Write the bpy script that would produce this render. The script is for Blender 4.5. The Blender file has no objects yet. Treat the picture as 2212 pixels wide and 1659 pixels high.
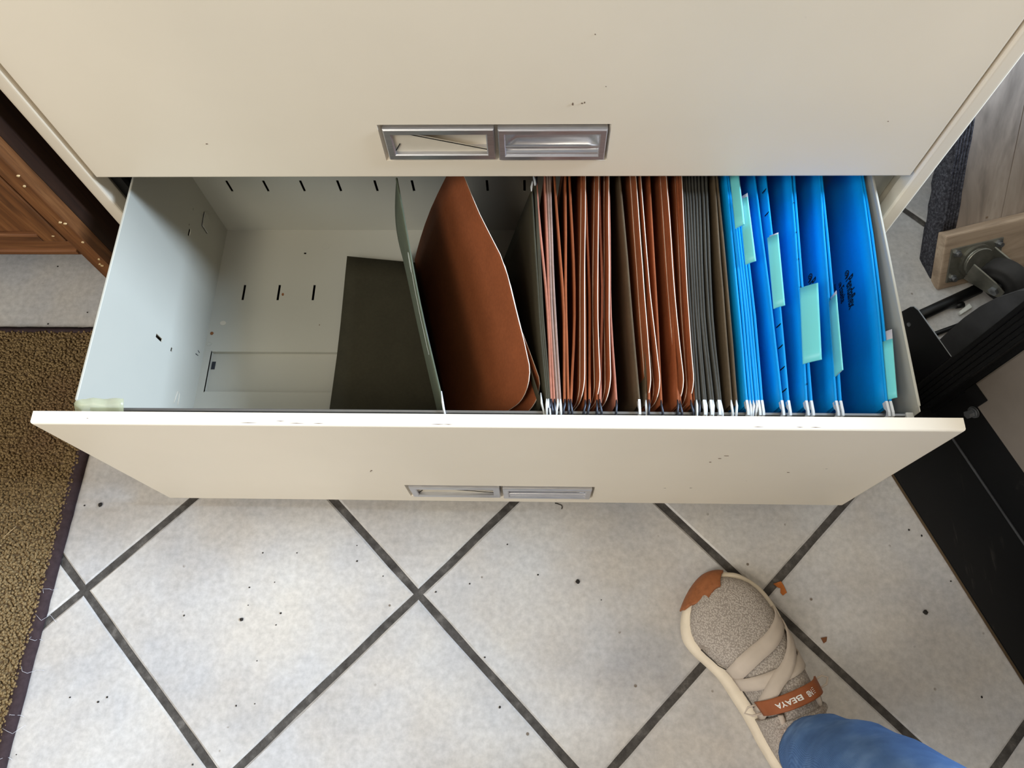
import bpy, bmesh, math, random
from mathutils import Vector, Matrix, Euler, noise
random.seed(7)
PI = math.pi
sc = bpy.context.scene
C = sc.collection

# ------------------------------------------------------------------ camera
cam_d = bpy.data.cameras.new('camera'); cam = bpy.data.objects.new('camera', cam_d); C.objects.link(cam)
cam_d.sensor_width = 36.0; cam_d.lens = 1615.18 / 2212 * 36.0
cam_d.clip_start = 0.02; cam_d.clip_end = 50
cam.location = (0.043935, -0.533316, 1.047765)
cam.rotation_euler = (0.3911433, 0.0254056, 0.0173238)
sc.camera = cam
# ------------------------------------------------------------------ world, lights, exposure
w = bpy.data.worlds.new('world'); sc.world = w; w.use_nodes = True
w.node_tree.nodes['Background'].inputs[0].default_value = (1.0, 0.92, 0.75, 1)
w.node_tree.nodes['Background'].inputs[1].default_value = 0.43
def area(name, loc, target, sx, sy, power, col):
    d = bpy.data.lights.new(name, 'AREA'); d.shape = 'RECTANGLE'; d.size = sx; d.size_y = sy
    d.energy = power; d.color = col
    o = bpy.data.objects.new(name, d); C.objects.link(o); o.location = loc
    o.rotation_euler = (Vector(target) - Vector(loc)).to_track_quat('-Z', 'Y').to_euler()
    return o
area('window_right', (3.0, -0.05, 2.3), (-0.3, -0.2, 0.2), 0.7, 1.2, 305, (0.64, 0.80, 1.0))
area('ceiling_lamp', (0.40, -2.55, 2.50), (0.0, 0.0, 0.5), 0.35, 0.35, 9, (1.0, 0.93, 0.84))
area('ceiling_lamp', (-0.9, -1.4, 2.6), (0.0, -0.2, 0.2), 0.6, 0.6, 23, (1.0, 0.91, 0.75))
area('window_left', (-2.0, -1.6, 2.1), (0.0, -0.1, 0.3), 1.2, 1.2, 27, (0.88, 0.94, 1.0))
sc.view_settings.view_transform = 'Standard'; sc.view_settings.look = 'None'
sc.view_settings.gamma = 1.0; sc.view_settings.use_curve_mapping = False
sc.view_settings.exposure = 0.0

# ------------------------------------------------------------------ materials
def lin(c):
    c = c / 255.0
    return c / 12.92 if c <= 0.04045 else ((c + 0.055) / 1.055) ** 2.4
def rgb(r, g, b): return (lin(r), lin(g), lin(b), 1)
class NT:
    def __init__(s, name):
        s.m = bpy.data.materials.new(name); s.m.use_nodes = True
        s.t = s.m.node_tree; s.b = s.t.nodes['Principled BSDF']
    def n(s, typ, **kw):
        nd = s.t.nodes.new(typ)
        for k, v in kw.items(): setattr(nd, k, v)
        return nd
    def l(s, a, b): s.t.links.new(a, b)
    def coord(s, kind='Object', scale=(1, 1, 1), rot=(0, 0, 0)):
        tc = s.n('ShaderNodeTexCoord'); mp = s.n('ShaderNodeMapping')
        mp.inputs['Scale'].default_value = scale; mp.inputs['Rotation'].default_value = rot
        s.l(tc.outputs[kind], mp.inputs[0]); return mp.outputs[0]
    def wcoord(s, scale=(1, 1, 1), rot=(0, 0, 0)):
        g = s.n('ShaderNodeNewGeometry'); mp = s.n('ShaderNodeMapping')
        mp.inputs['Scale'].default_value = scale; mp.inputs['Rotation'].default_value = rot
        s.l(g.outputs['Position'], mp.inputs[0]); return mp.outputs[0]
    def noise(s, vec, scale, detail=4, rough=0.55, dist=0.0):
        nd = s.n('ShaderNodeTexNoise'); nd.inputs['Scale'].default_value = scale
        nd.inputs['Detail'].default_value = detail; nd.inputs['Roughness'].default_value = rough
        nd.inputs['Distortion'].default_value = dist
        s.l(vec, nd.inputs['Vector']); return nd.outputs['Fac']
    def ramp(s, fac, stops):
        r = s.n('ShaderNodeValToRGB'); e = r.color_ramp.elements
        while len(e) < len(stops): e.new(0.5)
        for el, (p, c) in zip(e, stops): el.position = p; el.color = c if len(c) == 4 else (*c, 1)
        s.l(fac, r.inputs[0]); return r.outputs[0]
    def mix(s, fac, a, b, mode='MIX'):
        m = s.n('ShaderNodeMix', data_type='RGBA', blend_type=mode)
        if isinstance(fac, (int, float)): m.inputs[0].default_value = fac
        else: s.l(fac, m.inputs[0])
        for sock, v in ((m.inputs[6], a), (m.inputs[7], b)):
            if isinstance(v, tuple): sock.default_value = v
            else: s.l(v, sock)
        return m.outputs[2]
    def bump(s, h, strength=0.2, dist=0.001):
        b = s.n('ShaderNodeBump'); b.inputs['Strength'].default_value = strength; b.inputs['Distance'].default_value = dist
        s.l(h, b.inputs['Height']); s.l(b.outputs[0], s.b.inputs['Normal'])
    def col(s, c):
        if isinstance(c, tuple): s.b.inputs['Base Color'].default_value = c
        else: s.l(c, s.b.inputs['Base Color'])
    def set(s, rough=0.5, metal=0.0, spec=0.5, **kw):
        s.b.inputs['Roughness'].default_value = rough; s.b.inputs['Metallic'].default_value = metal
        s.b.inputs['Specular IOR Level'].default_value = spec
        for k, v in kw.items(): s.b.inputs[k].default_value = v
def plain(name, c, rough=0.5, metal=0.0, spec=0.4, var=0.06, scale=30, bump=0.0, **kw):
    t = NT(name); v = t.wcoord()
    f = t.noise(v, scale)
    a = tuple(max(0, x * (1 - var)) for x in c[:3]) + (1,); b = tuple(min(1, x * (1 + var)) for x in c[:3]) + (1,)
    t.col(t.ramp(f, [(0.3, a), (0.7, b)])); t.set(rough, metal, spec, **kw)
    if bump: t.bump(t.noise(v, scale * 12, 3), bump)
    return t.m
M = {}
# cream enamel with fine grain and sparse chips
def paint(name, c, chips=True, rough=0.42):
    t = NT(name); v = t.wcoord()
    base = t.ramp(t.noise(v, 5, 3), [(0.3, tuple(x * 0.97 for x in c[:3])), (0.7, tuple(min(1, x * 1.02) for x in c[:3]))])
    if chips:
        m1 = t.ramp(t.noise(v, 90, 2, 0.5), [(0.765, (0, 0, 0)), (0.78, (1, 1, 1))])
        m2 = t.ramp(t.noise(v, 2.3, 2), [(0.62, (0, 0, 0)), (0.66, (1, 1, 1))])
        base = t.mix(t.mix(1.0, m1, m2, 'MULTIPLY'), base, rgb(90, 72, 56))
    t.col(base); t.set(rough, 0, 0.35); t.bump(t.noise(v, 420, 2), 0.05, 0.0006)
    return t.m
M['cream'] = paint('cream_enamel', rgb(238, 227, 208))
M['inner'] = paint('pale_grey_enamel', rgb(184, 182, 171), False, 0.45)
M['black_slide'] = plain('black_slide_steel', rgb(20, 20, 21), 0.5, 0.3)
t = NT('brushed_aluminium'); v = t.wcoord((1, 30, 30)); f = t.noise(v, 60, 3)
t.col(t.ramp(f, [(0.3, rgb(196, 196, 200)), (0.7, rgb(224, 224, 228))])); t.set(0.32, 0.9, 0.5); M['alu'] = t.m
M['card'] = plain('label_card', rgb(212, 203, 186), 0.8)
M['steel'] = plain('zinc_steel', rgb(150, 152, 155), 0.35, 0.85)
M['dark_steel'] = plain('dark_rod_steel', rgb(62, 65, 74), 0.4, 0.7)
M['white_coat'] = plain('white_coated_steel', rgb(218, 222, 224), 0.45)
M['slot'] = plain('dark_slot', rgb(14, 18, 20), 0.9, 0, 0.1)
M['rust'] = plain('rust_speck', rgb(134, 86, 50), 0.9)
M['chip'] = plain('bare_chip', rgb(120, 102, 86), 0.8)
# tile
t = NT('stone_look_tile'); v = t.wcoord()
oi = t.n('ShaderNodeObjectInfo')
off = t.n('ShaderNodeVectorMath', operation='ADD'); t.l(v, off.inputs[0])
sc3 = t.n('ShaderNodeVectorMath', operation='SCALE'); cmb = t.n('ShaderNodeCombineXYZ')
t.l(oi.outputs['Random'], cmb.inputs[0]); t.l(oi.outputs['Random'], cmb.inputs[1]); t.l(cmb.outputs[0], sc3.inputs[0]); sc3.inputs['Scale'].default_value = 9.0
t.l(sc3.outputs[0], off.inputs[1]); vo = off.outputs[0]
big = t.ramp(t.noise(vo, 5.5, 5, 0.55), [(0.26, rgb(156, 151, 148)), (0.5, rgb(190, 185, 180)), (0.74, rgb(208, 203, 195))])
tint = t.ramp(t.noise(vo, 9, 3), [(0.35, rgb(192, 194, 200)), (0.65, rgb(208, 198, 186))])
c1 = t.mix(0.35, big, tint)
fine = t.ramp(t.noise(vo, 120, 4, 0.6), [(0.3, (0.80, 0.80, 0.80)), (0.7, (1.05, 1.05, 1.05))])
c1 = t.mix(1.0, c1, fine, 'MULTIPLY')
sp = t.n('ShaderNodeTexVoronoi'); sp.inputs['Scale'].default_value = 46; t.l(vo, sp.inputs['Vector'])
spm = t.ramp(sp.outputs['Distance'], [(0.075, (1, 1, 1)), (0.115, (0, 0, 0))])
spn = t.ramp(t.noise(vo, 30, 2), [(0.58, (0, 0, 0)), (0.66, (1, 1, 1))])
c1 = t.mix(t.mix(1.0, spm, spn, 'MULTIPLY'), c1, rgb(112, 100, 88))
t.col(c1); t.set(0.42, 0, 0.35); t.bump(t.noise(vo, 170, 4, 0.6), 0.22, 0.0012); M['tile'] = t.m
t = NT('dirty_grout'); v = t.wcoord()
c1 = t.ramp(t.noise(v, 60, 5, 0.65), [(0.3, rgb(58, 54, 51)), (0.55, rgb(82, 78, 74)), (0.8, rgb(122, 116, 110))])
t.col(c1); t.set(0.9, 0, 0.15); t.bump(t.noise(v, 300, 4), 0.6, 0.002); M['grout'] = t.m
def wood(name, cols, scale=(3, 60, 60), rough=0.5, bump=0.15, rot=(0, 0, 0), kind='Object'):
    t = NT(name); v = t.coord(kind, scale, rot)
    f = t.noise(v, 1.0, 6, 0.62, 0.6); f2 = t.noise(v, 4.0, 3)
    c = t.ramp(f, [(0.25, cols[0]), (0.5, cols[1]), (0.78, cols[2])])
    c = t.mix(t.ramp(f2, [(0.52, (0, 0, 0)), (0.72, (0.55, 0.55, 0.55))]), c, cols[0])
    t.col(c); t.set(rough, 0, 0.35); t.bump(f2, bump, 0.001); return t.m
M['oak'] = wood('oak_wood', (rgb(58, 34, 18), rgb(112, 70, 38), rgb(146, 100, 60)), (70, 70, 4))
M['oak_h'] = wood('oak_wood_horizontal', (rgb(56, 33, 18), rgb(106, 66, 38), rgb(138, 94, 58)), (4, 70, 70))
M['dark_wood'] = wood('dark_stained_wood', (rgb(24, 13, 8), rgb(44, 25, 15), rgb(62, 38, 24)), (60, 60, 3), 0.6, 0.08)
M['grey_plank'] = wood('weathered_plank', (rgb(100, 90, 82), rgb(146, 133, 122), rgb(192, 180, 168)), (14, 3.0, 14), 0.85, 0.3)
M['pale_bar'] = wood('pale_pine_bar', (rgb(124, 106, 90), rgb(166, 145, 124), rgb(192, 172, 150)), (4, 30, 30), 0.75, 0.25)
# papers
def paper(name, c, rough=0.75, var=0.1, fibre=0.12):
    t = NT(name); v = t.wcoord((1, 1, 1))
    f = t.noise(v, 22, 5, 0.6); f2 = t.noise(v, 260, 3, 0.6)
    a = tuple(x * (1 - var) for x in c[:3]) + (1,); b = tuple(min(1, x * (1 + var)) for x in c[:3]) + (1,)
    c1 = t.ramp(f, [(0.3, a), (0.7, b)])
    c1 = t.mix(1.0, c1, t.ramp(f2, [(0.3, (1 - fibre,) * 3), (0.7, (1 + fibre * 0.4,) * 3)]), 'MULTIPLY')
    t.col(c1); t.set(rough, 0, 0.25); t.bump(f2, 0.08, 0.0006); return t.m
M['brown'] = paper('russet_pressboard', rgb(143, 79, 46))
M['pink'] = paper('pinkish_kraft', rgb(166, 108, 88))
M['taupe'] = paper('taupe_kraft', rgb(146, 120, 108))
M['olive'] = paper('olive_green_card', rgb(58, 54, 40))
M['green'] = paper('dull_green_card', rgb(84, 90, 74))
M['charcoal'] = paper('charcoal_green_card', rgb(68, 66, 60))
M['dark_olive'] = paper('dark_olive_card', rgb(88, 74, 56))
M['blue'] = paper('bright_blue_card', rgb(2, 152, 228), 0.5, 0.04, 0.03)
M['edge'] = plain('pale_cut_edge', rgb(232, 214, 196), 0.8)
M['insert'] = plain('white_paper_insert', rgb(214, 212, 218), 0.8)
t = NT('teal_plastic'); t.col(rgb(122, 224, 226)); t.set(0.3, 0, 0.5); t.b.inputs['Transmission Weight'].default_value = 0.12
t.b.inputs['IOR'].default_value = 1.4; M['teal'] = t.m
M['ink'] = plain('black_ink', rgb(10, 26, 48), 0.7)
M['pencil'] = plain('white_line_ink', rgb(176, 184, 178), 0.8)
M['tape'] = plain('yellowed_tape', rgb(196, 198, 160), 0.3, 0, 0.5, Alpha=0.45)
# black things on the right
t = NT('scuffed_black_paint'); v = t.wcoord()
s1 = t.ramp(t.noise(t.wcoord((60, 9, 20), (0, 0, 0.5)), 1.6, 5, 0.7), [(0.6, rgb(18, 17, 17)), (0.78, rgb(70, 66, 62))])
t.col(t.mix(t.ramp(t.noise(v, 9, 3), [(0.4, (0, 0, 0)), (0.7, (1, 1, 1))]), rgb(16, 16, 17), s1)); t.set(0.42, 0, 0.4)
t.bump(t.noise(v, 60, 3), 0.1, 0.001); M['black'] = t.m
M['flat_black'] = plain('satin_black', rgb(12, 12, 13), 0.45, 0, 0.35)
M['dusty_black'] = plain('dusty_charcoal', rgb(54, 54, 55), 0.7, 0, 0.3, 0.35, 24)
M['machine_grey'] = plain('grey_machine_paint', rgb(132, 122, 112), 0.5, 0, 0.4, 0.05)
M['rubber'] = plain('grey_black_rubber', rgb(46, 44, 43), 0.75, 0, 0.3, 0.25, 40)
M['cast'] = plain('worn_zinc', rgb(132, 130, 120), 0.42, 0.7, 0.5, 0.18, 60)
M['white_plastic'] = plain('white_plastic', rgb(222, 222, 216), 0.4)
def carpet(name, cols, scale):
    t = NT(name); v = t.wcoord(); f = t.noise(v, scale, 4, 0.7); f2 = t.noise(v, 7, 4)
    c = t.ramp(f, [(0.3, cols[0]), (0.5, cols[1]), (0.72, cols[2])])
    c = t.mix(t.ramp(f2, [(0.5, (0, 0, 0)), (0.72, (0.45, 0.45, 0.45))]), c, cols[3])
    t.col(c); t.set(0.95, 0, 0.05); t.bump(f, 0.8, 0.002); return t.m
M['rug'] = carpet('brown_carpet_pile', (rgb(84, 68, 46), rgb(130, 108, 76), rgb(172, 148, 108), rgb(104, 72, 58)), 320)
M['rug_back'] = plain('rug_backing', rgb(92, 74, 52), 0.95)
M['binding'] = plain('dark_rug_binding', rgb(62, 50, 52), 0.9, 0, 0.1, 0.2, 120, 0.5)
M['felt'] = carpet('charcoal_carpet', (rgb(36, 36, 40), rgb(64, 63, 68), rgb(98, 97, 104), rgb(48, 46, 48)), 260)
# shoe and person
t = NT('greige_knit'); v = t.wcoord()
wv = t.n('ShaderNodeTexVoronoi'); wv.inputs['Scale'].default_value = 520; t.l(v, wv.inputs['Vector'])
k = t.ramp(wv.outputs['Distance'], [(0.0, rgb(206, 195, 184)), (0.7, rgb(150, 140, 131))])
st = t.ramp(t.noise(v, 26, 3), [(0.60, (0, 0, 0)), (0.74, (0.5, 0.5, 0.5))])
t.col(t.mix(st, k, rgb(120, 104, 88))); t.set(0.9, 0, 0.1); t.bump(wv.outputs['Distance'], 0.6, 0.0012); M['knit'] = t.m
M['strap'] = plain('greige_strap', rgb(194, 180, 166), 0.75, 0, 0.2, 0.05, 60)
M['foam'] = plain('cream_foam_sole', rgb(226, 212, 190), 0.65, 0, 0.3, 0.06, 40)
M['gum'] = plain('brown_gum_rubber', rgb(150, 92, 56), 0.6, 0, 0.3, 0.15, 160)
M['leather'] = plain('tan_leather', rgb(146, 82, 46), 0.55, 0, 0.35, 0.1, 60)
M['print_white'] = plain('white_print', rgb(228, 224, 218), 0.7)
M['skin'] = plain('skin', rgb(214, 160, 138), 0.5, 0, 0.35, 0.05, 40, **{'Subsurface Weight': 0.1})
M['lining'] = plain('dark_shoe_lining', rgb(70, 64, 60), 0.9)
t = NT('blue_denim'); v = t.coord('Object', (1, 1, 1))
tw = t.n('ShaderNodeTexWave'); tw.inputs['Scale'].default_value = 420; tw.inputs['Distortion'].default_value = 3; t.l(v, tw.inputs['Vector'])
fd = t.ramp(t.noise(v, 9, 4, 0.6), [(0.28, rgb(48, 72, 112)), (0.5, rgb(84, 116, 164)), (0.75, rgb(136, 170, 214))])
fd = t.mix(1.0, fd, t.ramp(tw.outputs['Fac'], [(0.2, (0.82, 0.82, 0.84)), (0.8, (1.05, 1.05, 1.05))]), 'MULTIPLY')
t.col(fd); t.set(0.9, 0, 0.1); t.bump(tw.outputs['Fac'], 0.25, 0.0008); M['denim'] = t.m
M['shirt'] = plain('grey_jersey', rgb(96, 98, 104), 0.9)
M['hair'] = plain('brown_hair', rgb(70, 48, 34), 0.6)
M['thread'] = plain('pale_thread', rgb(150, 168, 190), 0.9)
M['leaf'] = plain('orange_leaf_scrap', rgb(168, 98, 48), 0.8, 0, 0.2, 0.2, 90)
M['leaf2'] = plain('brown_leaf_scrap', rgb(120, 78, 52), 0.85, 0, 0.2, 0.2, 90)
M['grit'] = plain('dark_grit', rgb(36, 32, 28), 0.85)
M['straw'] = plain('pale_fibre', rgb(206, 180, 136), 0.8)

# ------------------------------------------------------------------ mesh helpers
def link(name, me, mat=None, parent=None):
    o = bpy.data.objects.new(name, me); C.objects.link(o)
    if mat is not None and me is not None:
        for m in (mat if isinstance(mat, (list, tuple)) else [mat]):
            me.materials.append(M[m] if isinstance(m, str) else m)
    if parent is not None:
        o.parent = parent; o.matrix_parent_inverse = Matrix.Identity(4)
        o.location = -Vector(parent_world(parent))
    return o
def parent_world(p):
    v = Vector((0, 0, 0))
    while p is not None: v += Vector(p.location); p = p.parent
    return v
def bm_obj(name, bm, mat, parent=None, smooth=False):
    me = bpy.data.meshes.new(name); bmesh.ops.recalc_face_normals(bm, faces=bm.faces[:]); bm.to_mesh(me); bm.free()
    if smooth:
        for p in me.polygons: p.use_smooth = True
    return link(name, me, mat, parent)
def thing(name, label, cat, loc=(0, 0, 0), group=None):
    o = bpy.data.objects.new(name, None); C.objects.link(o); o.location = loc; o.empty_display_size = 0.02
    return tag(o, label, cat, group)
def tag(o, label, cat, group=None):
    o['label'] = label; o['category'] = cat
    if group: o['group'] = group
    return o
def struct(o): o['kind'] = 'structure'; return o
def box(bm, x0, x1, y0, y1, z0, z1, bev=0.0, seg=2):
    vs = [bm.verts.new(p) for p in ((x0, y0, z0), (x1, y0, z0), (x1, y1, z0), (x0, y1, z0), (x0, y0, z1), (x1, y0, z1), (x1, y1, z1), (x0, y1, z1))]
    fs = [bm.faces.new([vs[i] for i in q]) for q in ((3, 2, 1, 0), (4, 5, 6, 7), (0, 1, 5, 4), (1, 2, 6, 5), (2, 3, 7, 6), (3, 0, 4, 7))]
    if bev:
        es = list({e for f in fs for e in f.edges})
        bmesh.ops.bevel(bm, geom=es, offset=bev, segments=seg, affect='EDGES', profile=0.6)
    return vs
def boxo(name, x0, x1, y0, y1, z0, z1, mat, parent=None, bev=0.0, seg=2):
    bm = bmesh.new(); box(bm, x0, x1, y0, y1, z0, z1, bev, seg); return bm_obj(name, bm, mat, parent)
def prism(bm, pts, d):
    """closed polygon pts (3D) extruded by vector d"""
    a = [bm.verts.new(p) for p in pts]; b = [bm.verts.new(Vector(p) + Vector(d)) for p in pts]; n = len(pts)
    bm.faces.new(a[::-1]); bm.faces.new(b)
    for i in range(n): bm.faces.new((a[i], a[(i + 1) % n], b[(i + 1) % n], b[i]))
    return a, b
def prismo(name, pts, d, mat, parent=None, bev=0.0):
    bm = bmesh.new(); prism(bm, pts, d)
    if bev: bmesh.ops.bevel(bm, geom=bm.edges[:], offset=bev, segments=2, affect='EDGES')
    return bm_obj(name, bm, mat, parent)
def tube(bm, pts, r, n=8, cap=True):
    pts = [Vector(p) for p in pts]; rings = []; up = None
    for i, p in enumerate(pts):
        d = (pts[min(i + 1, len(pts) - 1)] - pts[max(i - 1, 0)]).normalized()
        if up is None:
            up = d.orthogonal().normalized()
        else:
            up = (up - d * up.dot(d)).normalized()
        s = d.cross(up); rr = r[i] if isinstance(r, (list, tuple)) else r
        rings.append([bm.verts.new(p + (up * math.cos(2 * PI * k / n) + s * math.sin(2 * PI * k / n)) * rr) for k in range(n)])
    for a, b in zip(rings, rings[1:]):
        for k in range(n): bm.faces.new((a[k], a[(k + 1) % n], b[(k + 1) % n], b[k]))
    if cap: bm.faces.new(rings[0][::-1]); bm.faces.new(rings[-1])
    return rings
def tubeo(name, pts, r, mat, parent=None, n=8):
    bm = bmesh.new(); tube(bm, pts, r, n); return bm_obj(name, bm, mat, parent, True)
def lerp(a, b, t): return a + (b - a) * t
def interp(xs, ys, x):
    if x <= xs[0]: return ys[0]
    for i in range(len(xs) - 1):
        if x <= xs[i + 1]: return lerp(ys[i], ys[i + 1], (x - xs[i]) / (xs[i + 1] - xs[i]))
    return ys[-1]
def smooth_interp(xs, ys, x):
    """Catmull-Rom through (xs, ys)"""
    n = len(xs)
    if x <= xs[0]: return ys[0]
    if x >= xs[-1]: return ys[-1]
    for i in range(n - 1):
        if x <= xs[i + 1]: break
    h = xs[i + 1] - xs[i]; t = (x - xs[i]) / h
    def m(j):
        if j == 0: return (ys[1] - ys[0]) / (xs[1] - xs[0])
        if j == n - 1: return (ys[-1] - ys[-2]) / (xs[-1] - xs[-2])
        return (ys[j + 1] - ys[j - 1]) / (xs[j + 1] - xs[j - 1])
    return (2*t**3 - 3*t**2 + 1) * ys[i] + (t**3 - 2*t**2 + t) * h * m(i) + (-2*t**3 + 3*t**2) * ys[i+1] + (t**3 - t**2) * h * m(i+1)
def sheet(bm, fn, us, vs, th, rim_mat=0):
    """closed thin solid over grid fn(u,v); th thickness; returns nothing"""
    P = [[Vector(fn(u, v)) for v in vs] for u in us]; nu, nv = len(us), len(vs)
    N = [[None] * nv for _ in us]
    for i in range(nu):
        for j in range(nv):
            du = P[min(i + 1, nu - 1)][j] - P[max(i - 1, 0)][j]; dv = P[i][min(j + 1, nv - 1)] - P[i][max(j - 1, 0)]
            n = du.cross(dv); N[i][j] = n.normalized() if n.length > 1e-12 else Vector((1, 0, 0))
    A = [[bm.verts.new(P[i][j] + N[i][j] * th / 2) for j in range(nv)] for i in range(nu)]
    B = [[bm.verts.new(P[i][j] - N[i][j] * th / 2) for j in range(nv)] for i in range(nu)]
    for i in range(nu - 1):
        for j in range(nv - 1):
            bm.faces.new((A[i][j], A[i + 1][j], A[i + 1][j + 1], A[i][j + 1])).smooth = True
            bm.faces.new((B[i][j], B[i][j + 1], B[i + 1][j + 1], B[i + 1][j])).smooth = True
    loop = [(i, 0) for i in range(nu)] + [(nu - 1, j) for j in range(1, nv)] + [(i, nv - 1) for i in range(nu - 2, -1, -1)] + [(0, j) for j in range(nv - 2, 0, -1)]
    for k in range(len(loop)):
        i, j = loop[k]; i2, j2 = loop[(k + 1) % len(loop)]
        bm.faces.new((A[i][j], B[i][j], B[i2][j2], A[i2][j2])).material_index = rim_mat
def text_mesh(s, size, name='lettering', extrude=0.0):
    cu = bpy.data.curves.new('txt', 'FONT'); cu.body = s; cu.size = size; cu.align_x = 'LEFT'; cu.align_y = 'BOTTOM'
    cu.extrude = extrude; cu.offset = size * 0.022; cu.resolution_u = 3
    o = bpy.data.objects.new('txt', cu); C.objects.link(o)
    dg = bpy.context.evaluated_depsgraph_get(); me = bpy.data.meshes.new_from_object(o.evaluated_get(dg))
    bpy.data.objects.remove(o); bpy.data.curves.remove(cu); me.name = name
    return me
def map_mesh(me, fn):
    for v in me.vertices: v.co = fn(v.co.x, v.co.y, v.co.z)
    me.update()

# ------------------------------------------------------------------ floor: grout bed and square tiles set on the diagonal
floor = struct(boxo('floor', -2.2, 2.2, -2.6, 1.6, -0.03, -0.0022, 'grout'))
EI = Vector((0.2327, -0.231275)); EJ = Vector((0.231275, 0.2327)); O0 = Vector((-0.57669, -0.41371))
pitch = EI.length; hw = pitch / 2 - 0.0052
ang = math.atan2(EI.y, EI.x)
bm = bmesh.new()
ring = [(-hw, -hw), (hw, -hw), (hw, hw), (-hw, hw)]
sub = []
for k in range(4):
    a, b = ring[k], ring[(k + 1) % 4]
    for q in range(6): sub.append((lerp(a[0], b[0], q / 6), lerp(a[1], b[1], q / 6)))
def wob(x, y, s): return s * noise.noise(Vector((x * 40, y * 40, 3)))
low = [bm.verts.new((x, y, -0.006)) for x, y in sub]
mid = [bm.verts.new((x + wob(x, y, 0.0012), y + wob(y, x, 0.0012), -0.0016)) for x, y in sub]
top = [bm.verts.new((x * 0.985, y * 0.985, 0)) for x, y in sub]
n = len(sub)
for k in range(n):
    bm.faces.new((low[k], low[(k + 1) % n], mid[(k + 1) % n], mid[k])); bm.faces.new((mid[k], mid[(k + 1) % n], top[(k + 1) % n], top[k]))
bm.faces.new(top)
tile_me = bpy.data.meshes.new('tile'); bm.to_mesh(tile_me); bm.free(); tile_me.materials.append(M['tile'])
for i in range(-9, 11):
    for j in range(-9, 11):
        p = O0 + EI * (i + 0.5) + EJ * (j + 0.5)
        if abs(p.x) < 1.95 and -1.75 < p.y < 0.75:
            o = bpy.data.objects.new('tile', tile_me); C.objects.link(o); o.parent = floor
            o.location = (p.x, p.y, 0); o.rotation_euler = (0, 0, ang + random.choice((0, PI / 2, PI, 1.5 * PI)))
# wall behind the furniture
struct(boxo('wall_back', -2.2, 2.2, 0.585, 0.685, -0.002, 2.6, plain('wall_paint', rgb(176, 170, 160), 0.8)))

# ------------------------------------------------------------------ filing cabinet
W2 = 0.457; H = 0.3116; Z1 = 0.3616; D = 0.2952; ZB = 0.05
cab = thing('filing_cabinet', 'wide cream steel lateral filing cabinet with its bottom drawer pulled open', 'filing cabinet', (0, 0.24, 0))
bm = bmesh.new()
TOP = ZB + 4 * (H + 0.003) + 0.03
for s in (-1, 1):
    a, b = sorted((s * 0.4735, s * 0.4785)); box(bm, a, b, 0.004, 0.48, 0.0, TOP)
box(bm, -0.4785, 0.4785, 0.475, 0.48, 0.0, TOP); box(bm, -0.4785, 0.4785, 0.0, 0.48, TOP - 0.02, TOP, 0.003)
box(bm, -0.4735, 0.4735, 0.02, 0.475, 0.035, 0.04)
bm_obj('body', bm, 'cream', cab)
for s in (-1, 1):
    a, b = sorted((s * 0.4605, s * 0.4787))
    pbm = bmesh.new(); box(pbm, a, b, -0.0005, 0.022, 0.0, TOP, 0.0042, 4)
    sb_ = bmesh.new(); box(sb_, *sorted((s * 0.4568, s * 0.4608)), 0.0165, 0.0205, Z1, TOP - 0.02); bm_obj('shadow_gap_strip', sb_, 'black_slide', cab)  # black strip added so the gap beside the fronts reads as shadow
    bm_obj('corner_post', pbm, 'cream', cab)
    if s < 0: boxo('black_gap_panel', -0.4606, -0.4482, 0.0225, 0.030, 0.04, Z1 + 0.02, 'black_slide', cab)  # black panel set in the gap left of the drawer side
    a, b = sorted((s * 0.441, s * 0.4475)); sl = bmesh.new()
    box(sl, *sorted((s * 0.446, s * 0.456)), 0.03, 0.46, 0.20, 0.245, 0.002); box(sl, a, b, -0.2, 0.40, 0.150, 0.192, 0.002)
    bm_obj('drawer_slide', sl, 'black_slide', cab)
    bk = bmesh.new(); box(bk, *sorted((s * (0.4485 if s > 0 else 0.4365), s * 0.4725)), 0.045, 0.075, 0.05, TOP - 0.05, 0.001)
    bm_obj('inner_upright', bk, 'inner' if s > 0 else 'black_slide', cab)
boxo('kick_plate', -0.46, 0.46, 0.03, 0.034, 0.0, 0.048, 'cream', cab)

def frame_bm(bm, x0, x1, z0, z1, y, wdt, pro):
    """raised picture frame on a vertical face at y (front = -y)"""
    o = [(x0, z0), (x1, z0), (x1, z1), (x0, z1)]; i = [(x0 + wdt, z0 + wdt), (x1 - wdt, z0 + wdt), (x1 - wdt, z1 - wdt), (x0 + wdt, z1 - wdt)]
    def V(p, yy): return bm.verts.new((p[0], yy, p[1]))
    e = 0.0012
    oc = [(x0 + e, z0 + e), (x1 - e, z0 + e), (x1 - e, z1 - e), (x0 + e, z1 - e)]
    ic = [(x0 + wdt - e, z0 + wdt - e), (x1 - wdt + e, z0 + wdt - e), (x1 - wdt + e, z1 - wdt + e), (x0 + wdt - e, z1 - wdt + e)]
    rings = [[V(p, y + 0.010) for p in o], [V(p, y - pro + e) for p in o], [V(p, y - pro) for p in oc], [V(p, y - pro) for p in ic], [V(p, y - pro + e) for p in i], [V(p, y + 0.010) for p in i]]
    for a, b in zip(rings, rings[1:]):
        for k in range(4): bm.faces.new((a[k], a[(k + 1) % 4], b[(k + 1) % 4], b[k]))
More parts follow.
